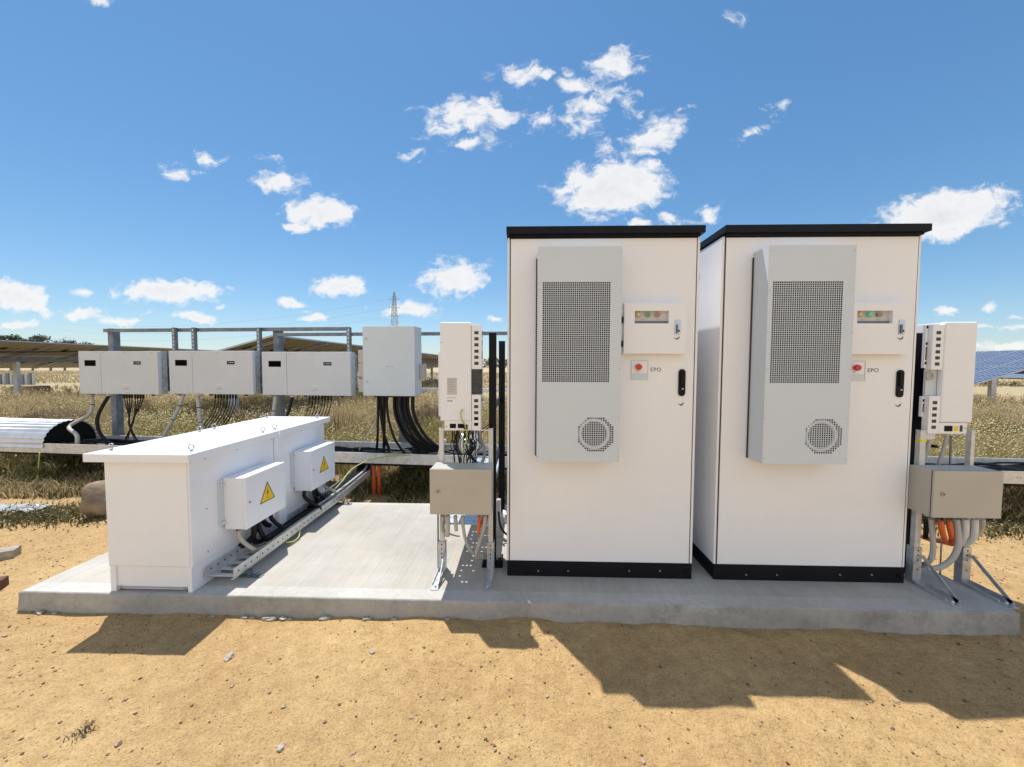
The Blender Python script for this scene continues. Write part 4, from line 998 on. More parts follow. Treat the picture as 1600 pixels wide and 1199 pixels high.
cable('cable', path([(1446, 693, 2.55), (1456, 697, 2.53), (1464, 698, 2.5)]), .010, 'rubber', 'short black cable at the foot of the right converter')
for k in range(5):
    a = random.uniform(1434, 1452); o = MB().tube(path([(a, 812, 2.62), (a+random.uniform(-5, 5), 826, 2.6), (a+random.uniform(-6, 6), 842, 2.6)]), .005, 5, True, 4).build('control_cable', M['rubber'])
    tag(o, 'one of the thin black cables tangled behind the post under the right junction box', 'cable', 'thin cables behind the right frame post')

# ------------------------------------------------------------------ solar tables
def module_mesh():
    s = MB(); L_, W2 = 1.96, 1.0          # L_ along the slope (x), W2 along the row (y)
    s.box(0, L_, 0, W2, .030, .034, mi=0)
    s.box(.01, L_-.01, .01, W2-.01, .024, .0285, mi=2)
    for (a, c, d, e) in ((0, L_, -.004, .012), (0, L_, W2-.012, W2+.004)): s.box(a, c, d, e, 0, .038, mi=1)
    for (a, c) in ((-.004, .012), (L_-.012, L_+.004)): s.box(a, c, .012, W2-.012, 0, .038, mi=1)
    s.box(L_*.44, L_*.56, .42, .58, .005, .024, mi=3)
    return s
def solar_table(label, xl, zl, tilt, y0, n, rows=2, postd=5.5, rz=0):
    t = thing('solar_table', label, 'solar table', (xl, y0, 0), rz, 'tilted solar tables in the field')
    ca, sa = math.cos(tilt), math.sin(tilt); first = None
    for i in range(n):
        for j in range(rows):
            if first is None: o = module_mesh().build('solar_panel', [M['cells'], M['modframe'], M['backsheet'], M['sblack']], t); first = o
            else: o = first.copy(); COL.objects.link(o); o.parent = t
            o.location = (ca*(j*2.0), i*1.03, zl+sa*(j*2.0)); o.rotation_euler = (0, -tilt, 0)
    Lr = n*1.03; cx_ = ca*rows; cz_ = zl+sa*rows
    MB().box(cx_-.07, cx_+.07, .05, Lr-.05, cz_-.25, cz_-.11).build('torque_tube', M['frame'], t)
    k = .5
    while k < Lr:
        MB().beam((.1, k, zl-.035+.02), (ca*rows*2-.1, k, zl+sa*rows*2-.055+.02), .06, .07, (0, 0, 1)).build('purlin', M['modframe'], t); k += 2.06
    k = 1.2
    while k < Lr:
        MB().box(cx_-.09, cx_+.09, k-.06, k+.06, -.2, cz_-.25).build('post', M['galv'], t); k += postd
    MB().tube([(ca*4-.2, .3, zl+sa*4-.10), (ca*3.0, Lr*.1, zl+sa*3-.16), (ca*3.8, Lr*.25, zl+sa*3.8-.12)], .02, 6).build('hanging_cable', M['rubber'], t)
    return t
TL_ = R(15.2)
ca15 = math.cos(TL_); sa15 = math.sin(TL_)
zh = 2.12
# middle table, high near corner
p = at(430, 525, 8.7); solar_table('solar table seen from below behind the inverters, its near corner between two rack posts', p.x-4*ca15, p.z-4*sa15, TL_, 8.7, 30)
# left table
p = at(0, 533, 14.0); zl_ = p.z-4*sa15
solar_table('long solar table at the far left edge seen from below, with thick posts', p.x-4*ca15+.2, zl_, TL_, 9.0, 40, rz=0)
# right tables
p = at(1526, 601, 13.4); solar_table('blue solar table at the right edge, nearest one, its face towards the camera', p.x, p.z, R(17.5), 13.4, 18)
p2 = at(1526, 589, 33.); solar_table('blue solar table at the right edge standing just beyond the nearest one', p.x+.3, p.z+.02, R(17.5), 33.4, 18)
p = at(1500, 603, 30); solar_table('low distant solar table at the right, seen under the nearer tables', p.x+3.8, .62, R(4), 26, 14)

# ------------------------------------------------------------------ pylon, lines, far fence
def lattice():
    D = 150; c = at(617, 560, D); t = thing('transmission_tower', 'tall steel lattice transmission tower far away behind the wiring cabinet', 'pylon', (c.x, D, 0))
    H = at(617, 456, D).z; s = MB()
    wz = lambda z: 3.4*(1-z/H)**.8+.35 if z < H else .1
    lv = [0, 4, 8, 11.5, 15, 18, 20.5, 22.5, 24.5, 26.5, H-1.6, H]
    for a, b_ in zip(lv, lv[1:]):
        wa, wb = wz(a), wz(b_)
        for sx, sy_ in ((1, 1), (1, -1), (-1, 1), (-1, -1)): s.beam((sx*wa/2, sy_*wa/2, a), (sx*wb/2, sy_*wb/2, b_), .16, .16)
        for sy_ in (1, -1):
            s.beam((-wa/2, sy_*wa/2, a), (wb/2, sy_*wb/2, b_), .09, .09); s.beam((wa/2, sy_*wa/2, a), (-wb/2, sy_*wb/2, b_), .09, .09); s.beam((-wb/2, sy_*wb/2, b_), (wb/2, sy_*wb/2, b_), .09, .09)
    s.build('lattice_mast', M['steelfar'], t)
    for z in (H-3, H-6.2, H-9.4):
        MB().beam((-2.2, 0, z), (2.2, 0, z), .12, .14).beam((-2.2, 0, z), (0, 0, z+1.3), .08, .08).beam((2.2, 0, z), (0, 0, z+1.3), .08, .08).build('cross_arm', M['steelfar'], t)
    return c.x, D, H
px_, D_, H_ = lattice()
for i, (z, lb) in enumerate(((H_-3, 'upper'), (H_-6.2, 'middle'), (H_-9.4, 'lower'))):
    pts = []
    for k in range(25):
        f = k/24; x = px_-2.2-170*f; pts.append((x, D_+30*f, z-10*4*f*(1-f)*.5-6*f))
    o = MB().tube(pts, .03, 4, False).build('power_line', M['steelfar']); tag(o, f'{lb} of three thin power lines running left from the distant tower', 'power line', 'power lines from the tower')
# pale palisade fence far left
t = thing('palisade_fence', 'pale steel fence of closely spaced uprights far off at the left edge', 'fence', (0, 0, 0))
D = 26; a = at(-60, 595, D).x; e = at(54, 595, D).x; z1 = at(20, 583, D).z; x = a; k = 0
while x < e and k < 60:
    MB().box(x, x+.16, D, D+.08, -.1, z1-(.1 if k % 3 else 0)).build('upright', M['cgrey'] if k % 2 else M['frame'], t); x += .27; k += 1
MB().box(a, e, D+.08, D+.12, z1*.25, z1*.25+.08).box(a, e, D+.08, D+.12, z1*.8, z1*.8+.08).build('rails', M['galv'], t)
# footing mound
p = gr(46, 616); s = MB(); w = .9
s.hexa([(p.x-.62, p.y-.5, -.05), (p.x+.62, p.y-.5, -.05), (p.x+.62, p.y+.6, -.05), (p.x-.62, p.y+.6, -.05), (p.x-.40, p.y-.35, .40), (p.x+.52, p.y-.35, .40), (p.x+.52, p.y+.4, .40), (p.x-.40, p.y+.4, .40)])
o = s.build('concrete_footing', M['boulder']); tag(o, 'dark tapered concrete footing on the field at the far left under the solar table', 'footing')

# ------------------------------------------------------------------ loose things near the pad
p = gr(128, 800); o = MB().blob((p.x+.36, p.y+.14, .02), .27, .30, .38, 5, .36).build('boulder', M['boulder']); tag(o, 'tan boulder half hidden behind the left edge of the low white enclosure', 'boulder')
a = gr(-40, 882); e = gr(34, 868)
o = MB().beam((a.x, a.y, .035), (e.x, e.y-.02, .035), .10, .075).build('timber_beam', M['timber']); tag(o, 'weathered grey timber beam lying on the sand at the left edge', 'beam')
a = gr(-30, 925); e = gr(9, 918)
o = MB().beam((a.x, a.y, .03), (e.x, e.y, .03), .07, .07).build('timber_block', M['rustwood']); tag(o, 'small dark brown timber block on the sand at the left edge', 'block')
s = MB(); p = gr(25, 799); nx_, ny_ = 26, 8; vv = []
for j in range(ny_):
    for i in range(nx_):
        x = p.x-.8+1.05*i/(nx_-1); y = p.y-.10+.22*j/(ny_-1); vv.append(s.b.verts.new((x, y, ghz(x, y)+.015+.03*random.random())))
for j in range(ny_-1):
    for i in range(nx_-1): s.b.faces.new([vv[j*nx_+i], vv[j*nx_+i+1], vv[(j+1)*nx_+i+1], vv[(j+1)*nx_+i]])
o = s.build('plastic_sheet', M['plastic'], thick=.002); tag(o, 'crumpled white plastic sheet lying at the edge of the weeds, far left', 'plastic sheet')
# yellow wire hanging from the trough at the left
cable('earth_wire', [at(62, 706, 4.5), at(60, 730, 4.45), at(56, 760, 4.4), at(48, 790, 4.3)], .006, 'earth', 'yellow green wire hanging from the trough at the left')

# stones one can count
stones = [(358, 1031, .030, 'pale angular stone on the sand below the front edge, left of centre', 'stonegrey'), (582, 1021, .020, 'grey stone on the sand before the bare middle of the pad', 'stonegrey'),
          (363, 1077, .012, 'small dark pebble below the pale angular stone', 'stone'), (443, 1107, .014, 'brown pebble at the lower middle left', 'stone'), (855, 1088, .015, 'round tan stone by the shadow edge, below the middle cabinet', 'stone'),
          (438, 1168, .020, 'light oval pebble close to the bottom edge, left of centre', 'stonegrey'), (8, 994, .016, 'dark stone on the sand at the left edge below the pad corner', 'stone'), (1401, 1098, .016, 'reddish stone in the lit wedge between the cabinet shadows', 'stone'),
          (308, 1065, .010, 'little dark stone left of centre on open sand', 'stone'), (552, 1175, .012, 'small dark pebble near the bottom edge in the middle', 'stone'), (185, 1164, .018, 'flat tan stone near the bottom left corner', 'stone'),
          (643, 1122, .010, 'little brown pebble at lower centre', 'stone'), (1004, 1192, .014, 'tan pebble at the bottom edge near centre', 'stone'), (692, 1093, .012, 'dark pebble beyond the lower centre', 'stone'), (775, 1115, .010, 'small brownish pebble right of centre on open sand', 'stone'), (1452, 1017, .012, 'small pale chip in the right cabinet shadow', 'stonegrey')]
for (px, py, r, lb, mm) in stones:
    p = gr(px, py); z = ghz(p.x, p.y)
    o = MB().blob((0, 0, 0), r*.78, r*.6, r*.42, 3, .28, random.uniform(0, 3)).build('stone', M[mm]); o.location = (p.x, p.y, z+r*.25); tag(o, lb, 'stone', 'loose stones on the sand')
rub = [(72, 957, .020), (94, 958, .012), (386, 966, .016), (395, 968, .012), (430, 964, .028), (447, 966, .022), (458, 965, .014), (512, 967, .024), (579, 965, .018), (620, 965, .012), (340, 962, .010), (700, 972, .012)]
for i, (px, py, r) in enumerate(rub):
    p = gr(px, py); y = min(p.y, SY0-.02)
    o = MB().blob((0, 0, 0), r*1.3, r*.6, r*.45, 3, .34, random.uniform(-.3, .3)).build('concrete_crumb', M['stonegrey']); o.location = (p.x, y, ghz(p.x, y)+r*.3)
    tag(o, 'one of the grey concrete crumbs lying along the foot of the pad front', 'rubble', 'concrete crumbs along the pad front')

# gravel
def scatter_gravel():
    N_ = 30000; V = []; Fc = []
    base = [(1, 0, 0), (-1, 0, 0), (0, 1, 0), (0, -1, 0), (0, 0, 1), (0, 0, -1)]; fc = [(0, 2, 4), (2, 1, 4), (1, 3, 4), (3, 0, 4), (2, 0, 5), (1, 2, 5), (3, 1, 5), (0, 3, 5)]
    x = RS.uniform(-5, 5.2, N_); y = 1.2+RS.random_sample(N_)**1.1*3.0
    keep = ((vnoise(x*1.1, y*1.1, 21)+.5) > RS.random_sample(N_)*.9) & ~((x > SX0) & (x < SX1) & (y > SY0-.01) & (y < SY1+.01))
    x, y = x[keep], y[keep]; z = gheight(x, y); r = .0022+.0065*RS.random_sample(len(x))**6
    bb = np.array(base, float); n_ = len(x); sc3 = RS.uniform(.6, 1.3, (n_, 6, 1)); an = RS.uniform(0, 6.28, n_)
    v = bb[None]*sc3*r[:, None, None]; v[..., 2] *= .7
    c_, s_ = np.cos(an)[:, None], np.sin(an)[:, None]; vx = v[..., 0]*c_-v[..., 1]*s_; vy = v[..., 0]*s_+v[..., 1]*c_
    P_ = np.stack([vx+x[:, None], vy+y[:, None], v[..., 2]+z[:, None]+r[:, None]*.25], -1).reshape(-1, 3)
    Fi = (np.array(fc)[None]+np.arange(n_)[:, None, None]*6).reshape(-1, 3)
    return P_, Fi, RS.random_sample(n_).repeat(6)
def tri_obj(name, P_, Fi, mt, rnd=None, smooth=False, parent=None, mats=None, mi=None):
    me = bpy.data.meshes.new(name); me.vertices.add(len(P_)); me.vertices.foreach_set('co', P_.astype(np.float32).ravel())
    me.loops.add(Fi.size); me.loops.foreach_set('vertex_index', Fi.astype(np.int32).ravel())
    me.polygons.add(len(Fi)); me.polygons.foreach_set('loop_start', np.arange(0, Fi.size, 3, dtype=np.int32))
    if mi is not None: me.polygons.foreach_set('material_index', mi.astype(np.int32))
    me.update(calc_edges=True)
    if rnd is not None:
        at_ = me.attributes.new('rnd', 'FLOAT', 'POINT'); at_.data.foreach_set('value', rnd.astype(np.float32))
    for q in (mats or [mt]): me.materials.append(q)
    o = bpy.data.objects.new(name, me); COL.objects.link(o)
    if parent: o.parent = parent
    return o
M['gravel'] = leafmat('gravel_mix', (.07, .04, .03), (.42, .31, .20), 0.)
P_, Fi, rn = scatter_gravel()
tag(tri_obj('gravel', P_, Fi, M['gravel'], rn), 'fine gravel scattered over the sand before the pad', 'gravel', kind='stuff')

# ------------------------------------------------------------------ vegetation
def blades(x, y, h, w, lean, seg=2, zbase=None):
    n_ = len(x); an = RS.uniform(0, 2*np.pi, n_); la = RS.uniform(0, 2*np.pi, n_)
    z = gheight(x, y)-.01 if zbase is None else zbase
    b0 = np.stack([x, y, z], -1); side = np.stack([np.cos(an), np.sin(an), np.zeros(n_)], -1)*w[:, None]/2
    ld = np.stack([np.cos(la), np.sin(la), np.zeros(n_)], -1)*(lean*h)[:, None]
    up = np.array([0, 0, 1.])[None]
    mid = b0+ld*.3+up*(h*.55)[:, None]; tip = b0+ld+up*(h*np.sqrt(np.clip(1-lean**2*.5, .2, 1)))[:, None]
    P_ = np.stack([b0-side, b0+side, mid-side*.75, mid+side*.75, tip], 1).reshape(-1, 3)
    f = np.array([(0, 1, 3), (0, 3, 2), (2, 3, 4)])
    Fi = (f[None]+np.arange(n_)[:, None, None]*5).reshape(-1, 3)
    return P_, Fi, RS.random_sample(n_).repeat(5), tip
def heads(c, r, zs=1.5):
    n_ = len(c); bb = np.array([(1, 0, 0), (-1, 0, 0), (0, 1, 0), (0, -1, 0), (0, 0, 1), (0, 0, -1)], float); bb[:, 2] *= zs
    fc = np.array([(0, 2, 4), (2, 1, 4), (1, 3, 4), (3, 0, 4), (2, 0, 5), (1, 2, 5), (3, 1, 5), (0, 3, 5)])
    P_ = (c[:, None]+bb[None]*r[:, None, None]).reshape(-1, 3)
    return P_, (fc[None]+np.arange(n_)[:, None, None]*6).reshape(-1, 3), RS.random_sample(n_).repeat(6)
def wedge(n_, y0, y1, pw=1.):
    """random points in the part of the field the photograph could see, a little wider than the view"""
    u = RS.random_sample(n_); y = np.sqrt(y0**2+(y1**2-y0**2)*u**pw); x = y*RS.uniform(-1.48, 1.48, n_)-.2; return x, y
def notpad(x, y): return ~((x > SX0-.08) & (x < SX1+.08) & (y < SY1+.05))
allow = lambda x, y, s_, f, t_: (vnoise(x*f, y*f, s_)+.5) > t_
# dry straw field
x, y = wedge(90000, 4.7, 15); k = allow(x, y, 31, .5, .25) & notpad(x, y); x, y = x[k], y[k]; n_ = len(x)
dens = np.clip((vnoise(x*.9, y*.9, 33)+.5)*2.0, .22, 1.35)
h = RS.uniform(.14, .62, n_)*dens; P_, Fi, rn, tip = blades(x, y, h, RS.uniform(.004, .011, n_), RS.uniform(.1, .7, n_))
tag(tri_obj('dry_grass', P_, Fi, M['straw'], rn), 'tall dry straw grass filling the field behind the trough', 'grass', kind='stuff')
# yellow green flowering weeds
x, y = wedge(80000, 4.5, 11.5); k = allow(x, y, 41, .55, .40) & notpad(x, y); x, y = x[k], y[k]
y2 = RS.uniform(5.1, 8.6, 26000); x2 = y2*RS.uniform(-1.02, -.28, 26000); y3 = RS.uniform(4.9, 7.5, 9000); x3 = y3*RS.uniform(1.1, 1.45, 9000)
x = np.concatenate([x, x2, x3]); y = np.concatenate([y, y2, y3]); n_ = len(x)
h = RS.uniform(.10, .50, n_); P_, Fi, rn, tip = blades(x, y, h, RS.uniform(.006, .016, n_), RS.uniform(.2, .8, n_))
tag(tri_obj('flowering_weeds', P_, Fi, M['yellowgreen'], rn), 'yellow green flowering weeds spread among the dry grass', 'weeds', kind='stuff')
k = RS.random_sample(n_) < .30; P1, F1, r1 = heads(tip[k]+np.array([0, 0, .01]), RS.uniform(.009, .017, k.sum())*np.clip(y[k]/6, .8, 1.6), 1.2)
x, y = wedge(9000, 5.0, 14); n_ = len(x); h = RS.uniform(.25, .55, n_); c = np.stack([x, y, gheight(x, y)+h], -1)
P2, F2, r2 = heads(c, RS.uniform(.005, .011, n_)*np.clip(y/6, .8, 1.8), 1.7)
tag(tri_obj('seed_heads', np.concatenate([P1, P2]), np.concatenate([F1, F2+len(P1)]), M['seed'], np.concatenate([r1, r2])), 'cream coloured seed heads and small flowers standing above the grass', 'flowers', kind='stuff')
# far field tufts
x, y = wedge(60000, 14, 70, 1.3); n_ = len(x); k = allow(x, y, 51, .12, .30); x, y = x[k], y[k]; n_ = len(x)
P_, Fi, rn, tip = blades(x, y, RS.uniform(.08, .34, n_), RS.uniform(.03, .10, n_), RS.uniform(.1, .6, n_))
tag(tri_obj('field_grass', P_, Fi, M['straw'], rn), 'low dry grass covering the far field to the horizon', 'grass', kind='stuff')
# dark green ground weeds in the shade of the trough
xs_, ys_ = [], []
n_ = 52000; x = RS.uniform(-8.5, 7.5, n_); y = 4.27-.0787*(x+1.54)+RS.uniform(-.55, .75, n_)
edge_ = 4.27-.0787*(x+1.54)-.42+.35*vnoise(x*1.7, y*0, 61)
k = (y > edge_) & notpad(x, y) & (y > SY1+.04) & allow(x, y, 62, 1.2, .22); x, y = x[k], y[k]; n_ = len(x)
h = RS.uniform(.06, .36, n_)*np.clip((vnoise(x*1.3, y*1.3, 63)+.5)*1.8, .3, 1.15)*np.where(y < 4.85-.0787*(x+1.54), .42, 1.0)
ko_ = ~((np.abs(x+1.61) < .14) & (y < 4.33)); x, y, h = x[ko_], y[ko_], h[ko_]; n_ = len(x)
P_, Fi, rn, tip = blades(x, y, h, RS.uniform(.006, .022, n_), RS.uniform(.2, .9, n_))
kk = vnoise(x*.9, y*.9, 64)+.5+RS.uniform(-.3, .3, n_); hi = h > .15
mi = np.where(kk > .62, 2, np.where(hi & (kk > .40), 2, np.where(kk > .25, 0, 1))).repeat(3)
tag(tri_obj('trough_weeds', P_, Fi, None, rn, mats=[M['greengrass'], M['yellowgreen'], M['straw']], mi=mi), 'tangled green weeds growing thick under the cable trough', 'weeds', kind='stuff')
# low creeping weeds on the sand edge, left and right
xx = []; yy_ = []
for (px, py, rr, cnt) in ((10, 812, .5, 1600), (40, 806, .35, 900), (1570, 830, .35, 900), (1560, 800, .4, 900), (90, 798, .3, 500)):
    p = gr(px, py); xx.append(p.x+RS.normal(0, rr, cnt)); yy_.append(p.y+RS.normal(0, .09, cnt))
x = np.concatenate(xx); y = np.concatenate(yy_); k = notpad(x, y); x, y = x[k], y[k]; n_ = len(x)
P_, Fi, rn, tip = blades(x, y, RS.uniform(.02, .09, n_), RS.uniform(.006, .016, n_), RS.uniform(.5, 1.2, n_))
k = RS.random_sample(n_) < .05; P1, F1, r1 = heads(tip[k], RS.uniform(.006, .012, k.sum()), .6)
tag(tri_obj('creeping_weeds', np.concatenate([P_, P1]), np.concatenate([Fi, F1+len(P_)]), None, np.concatenate([rn, r1]), mats=[M['greengrass'], M['seed']], mi=np.concatenate([np.zeros(len(Fi)), np.ones(len(F1))])), 'low creeping weeds with tiny yellow flowers at the edge of the sand', 'weeds', kind='stuff')
# small tuft on the sand
p = gr(128, 1150); n_ = 60; x = p.x+RS.normal(0, .018, n_); y = p.y+RS.normal(0, .018, n_); P_, Fi, rn, tip = blades(x, y, RS.uniform(.015, .05, n_), RS.uniform(.003, .006, n_), RS.uniform(.4, 1.1, n_))
o = tri_obj('weed_tuft', P_, Fi, M['scrubleaf'], rn); tag(o, 'tiny grey green weed tuft alone on the sand at the bottom left', 'plant')
p = gr(139, 1134); x = p.x+RS.normal(0, .012, 36); y = p.y+RS.normal(0, .012, 36); P_, Fi, rn, tip = blades(x, y, RS.uniform(.012, .035, 36), RS.uniform(.003, .005, 36), RS.uniform(.4, 1.1, 36))
o = tri_obj('weed_tuft', P_, Fi, M['brownleaf'], rn); tag(o, 'smaller dry weed tuft just behind the grey green one at the bottom left', 'plant')

def shrub(label, px, D, w, h, mt, n_=2600, group='shrubs in the field behind the trough'):
    c = at(px, 600, D); t = thing('shrub', label, 'shrub', (c.x, D, ghz(c.x, D)), 0, group)
    s = MB()
    for k in range(9):
        a = random.uniform(0, 6.28); q = random.uniform(.3, .9); s.tube([(0, 0, -.02), (q*w*.2*math.cos(a), q*w*.2*math.sin(a), h*.4), (q*w*.45*math.cos(a), q*w*.45*math.sin(a), h*random.uniform(.7, .95))], .012, 5, True, 3, r1=.003)
    s.build('stems', M['twig'], t)
    th = RS.uniform(0, 2*np.pi, n_); q = RS.random_sample(n_)**.5; el = RS.random_sample(n_)**.75
    lump = 1+.45*vnoise(np.cos(th)*2+5, np.sin(th)*2+el*3, random.randint(0, 999))
    x = q*np.cos(th)*w/2*lump*np.sqrt(1-(el*.93)**2); y = q*np.sin(th)*w/2*lump*np.sqrt(1-(el*.93)**2); z = el*h*lump*.85
    P_, Fi, rn, tip = blades(x, y, RS.uniform(.04, .16, n_), RS.uniform(.004, .012, n_), RS.uniform(.3, 1.3, n_), zbase=z-.05)
    tri_obj('foliage', P_, Fi, M[mt], rn, parent=t); return t
shrub('dry brown tumbled shrub behind the corrugated cover at the left', 85, 7.4, 1.6, .62, 'brownleaf')
shrub('pale dry shrub further left, above the corrugated cover', 20, 9.0, 1.9, .62, 'straw')
shrub('brown shrub between the leftmost and middle inverters, low in the weeds', 350, 7.6, 1.3, .60, 'brownleaf')
shrub('yellow green leafy shrub below the gap of the leftmost and middle inverters', 275, 6.4, 1.2, .50, 'yellowgreen')
shrub('large straw coloured shrub right of the white enclosure lids', 525, 6.7, 1.5, .80, 'straw', 4200)
shrub('olive shrub at the foot of the straw coloured one near the trough', 520, 5.9, 1.0, .45, 'yellowgreen')
shrub('dark brown shrub behind the thick black cables, by the narrow converter', 668, 7.2, 1.1, .78, 'brownleaf', 3600)
shrub('brown dry shrub between the wiring cabinet cables and the pad', 600, 7.8, 1.4, .70, 'straw', 3200)
shrub('tan dry shrub in the field right of the right-hand converter', 1560, 8.6, 1.9, .62, 'straw', 3600)
shrub('brown shrub at the right edge beyond the trough', 1600, 7.0, 1.4, .52, 'brownleaf', 3200)
shrub('green leafy bush under the trough at the right edge', 1590, 4.45, .8, .36, 'greengrass', 1800)
shrub('dark green bush under the trough behind the open pad', 650, 4.45, .8, .32, 'greengrass', 2400)
shrub('dark green bush under the trough at the far left', 95, 4.75, .9, .42, 'greengrass', 2400)

for i in range(22):
    D_s = random.uniform(5.9, 11); px_s = random.choice((random.uniform(-60, 700), random.uniform(150, 700), random.uniform(1520, 1680)))
    shrub('one of the many dry straw and brown shrubs growing through the field behind the trough', px_s, D_s, random.uniform(.7, 1.5), random.uniform(.38, .74), random.choice(('brownleaf', 'straw', 'straw', 'yellowgreen')), int(random.uniform(1300, 2400)), 'dry shrubs across the field')
def tree(label, px, D, h, w, base, mt='gum', n_=2600, name='gum_tree'):
    c = at(px, 560, D); t = thing(name, label, 'tree', (c.x, D, 0), 0, 'distant trees beyond the field')
    s = MB(); s.tube([(0, 0, -.2), (.15, 0, h*.25), (-.1, .1, h*.5), (.1, 0, h*.7)], h*.028, 8, True, 4, r1=h*.012)
    cl = []
    for k in range(11):
        a = random.uniform(0, 6.28); r_ = random.uniform(.25, 1)*w/2; z = h*random.uniform(base, .92)*(1-.18*(r_/(w/2))**2); e = Vector((r_*math.cos(a), r_*math.sin(a)*.8, z)); st = Vector((0, 0, h*random.uniform(.3, .6)))
        s.tube([st, st.lerp(e, .5)+Vector((0, 0, h*.04)), e], h*.010, 5, True, 3, r1=h*.003); cl.append((e, w*random.uniform(.10, .20)))
    s.build('trunk', M['bark'], t)
    P3, F3, R3, off = [], [], [], 0
    for (e, r_) in cl:
        m_ = n_//11; d = RS.normal(0, 1, (m_, 3)); d /= np.linalg.norm(d, axis=1)[:, None]; d *= (RS.random_sample(m_)**.45)[:, None]; d[:, 2] *= .55
        c_ = d*r_+np.array(e)[None]; sz = h*.026
        a1 = RS.normal(0, sz, (m_, 3)); a2 = RS.normal(0, sz, (m_, 3)); P3.append(np.stack([c_, c_+a1, c_+a2], 1).reshape(-1, 3)); F3.append(np.arange(m_*3).reshape(-1, 3)+off); off += m_*3
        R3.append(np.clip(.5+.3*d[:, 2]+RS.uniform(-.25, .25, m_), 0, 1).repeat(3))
    tri_obj('crown', np.concatenate(P3), np.concatenate(F3), M[mt], np.concatenate(R3), parent=t); return t
D = 75
tree('spreading gum tree at the far left, highest of the distant trees', 16, D, at(16, 520, D).z, 9, .62)
tree('low dense gum tree second from the left above the solar table', 50, D+3, at(50, 526, D+3).z, 10.0, .62)
tree('sparse gum tree with an open crown, third of the far left trees', 78, D, at(78, 524, D).z, 9, .66, n_=2200)
tree('thin crowned gum tree right of the others above the left solar table', 100, D+2, at(100, 526, D+2).z, 9, .66, n_=2000)
tree('small distant tree peeping over the gap of leftmost and middle inverters', 219, 120, at(219, 542, 120).z, 6, .6, n_=1300)
tree('small distant tree right of the first rack strut', 288, 120, at(288, 546, 120).z, 8, .6, n_=1300)
# far scrub on the horizon
n_ = 16000; x = RS.uniform(-420, 480, n_); y = 190+RS.uniform(-8, 30, n_); hh = 1.5+3.2*np.clip(vnoise(x*.035, y*0, 71)+.5, 0, 1)
z = RS.random_sample(n_)*hh; c = np.stack([x, y, z], -1); a1 = RS.normal(0, .8, (n_, 3)); a2 = RS.normal(0, .8, (n_, 3))
P_ = np.stack([c, c+a1, c+a2], 1).reshape(-1, 3); tag(tri_obj('distant_scrub', P_, np.arange(n_*3).reshape(-1, 3), M['scrubleaf'], RS.random_sample(n_).repeat(3)), 'grey green belt of scrub along the horizon', 'scrub', kind='stuff')

# ------------------------------------------------------------------ light and sky
SUN = Vector((-.207, .30, 1)).normalized()
EL = math.asin(SUN.z); AZ = math.atan2(SUN.x, SUN.y)
sd = bpy.data.lights.new('sun', 'SUN'); sd.energy = 3.7; sd.angle = R(.53); sd.color = (1, .955, .90)
so = bpy.data.objects.new('sun', sd); COL.objects.link(so); so.rotation_euler = (-SUN).to_track_quat('-Z', 'Y').to_euler(); so.location = (-3, 4, 12)
wd = bpy.data.worlds.new('World'); sc.world = wd; wd.use_nodes = True
n, l = wd.node_tree.nodes, wd.node_tree.links; bg = n['Background']
sky = n.new('ShaderNodeTexSky'); sky.sky_type = 'NISHITA'; sky.sun_disc = False; sky.sun_elevation = EL; sky.sun_rotation = AZ
sky.air_density = 1.0; sky.dust_density = .15; sky.ozone_density = 2.4; sky.altitude = 0
bg.inputs['Strength'].default_value = .105
tc = n.new('ShaderNodeTexCoord'); sp_ = n.new('ShaderNodeSeparateXYZ'); l.new(tc.outputs['Generated'], sp_.inputs[0])
def mth(op, a, b_=None, c_=None):
    q = n.new('ShaderNodeMath'); q.operation = op
    for i, v in enumerate((a, b_, c_)):
        if v is None: continue
        if isinstance(v, (int, float)): q.inputs[i].default_value = v
        else: l.new(v, q.inputs[i])
    return q.outputs[0]
yy = mth('MAXIMUM', sp_.outputs[1], .02); u = mth('DIVIDE', sp_.outputs[0], yy); v = mth('DIVIDE', sp_.outputs[2], yy)
cb = n.new('ShaderNodeCombineXYZ'); l.new(u, cb.inputs[0]); l.new(v, cb.inputs[1]); UV = cb.outputs[0]
def nz(src, s_, d_, r_, dist=0., st=None):
    if st:
        mp = n.new('ShaderNodeMapping'); mp.inputs['Scale'].default_value = st; l.new(src, mp.inputs[0]); src = mp.outputs[0]
    q = n.new('ShaderNodeTexNoise'); q.inputs['Scale'].default_value = s_; q.inputs['Detail'].default_value = d_; q.inputs['Roughness'].default_value = r_; q.inputs['Distortion'].default_value = dist
    l.new(src, q.inputs['Vector']); return q
# warp the coordinates so that the outlines billow
w1 = nz(UV, 14, 4, .55); sb = n.new('ShaderNodeVectorMath'); sb.operation = 'SUBTRACT'; sb.inputs[1].default_value = (.5, .5, .5); l.new(w1.outputs['Color'], sb.inputs[0])
ms = n.new('ShaderNodeVectorMath'); ms.operation = 'MULTIPLY'; ms.inputs[1].default_value = (.075, .05, 0); l.new(sb.outputs[0], ms.inputs[0])
av = n.new('ShaderNodeVectorMath'); av.operation = 'ADD'; l.new(UV, av.inputs[0]); l.new(ms.outputs[0], av.inputs[1]); WV = av.outputs[0]
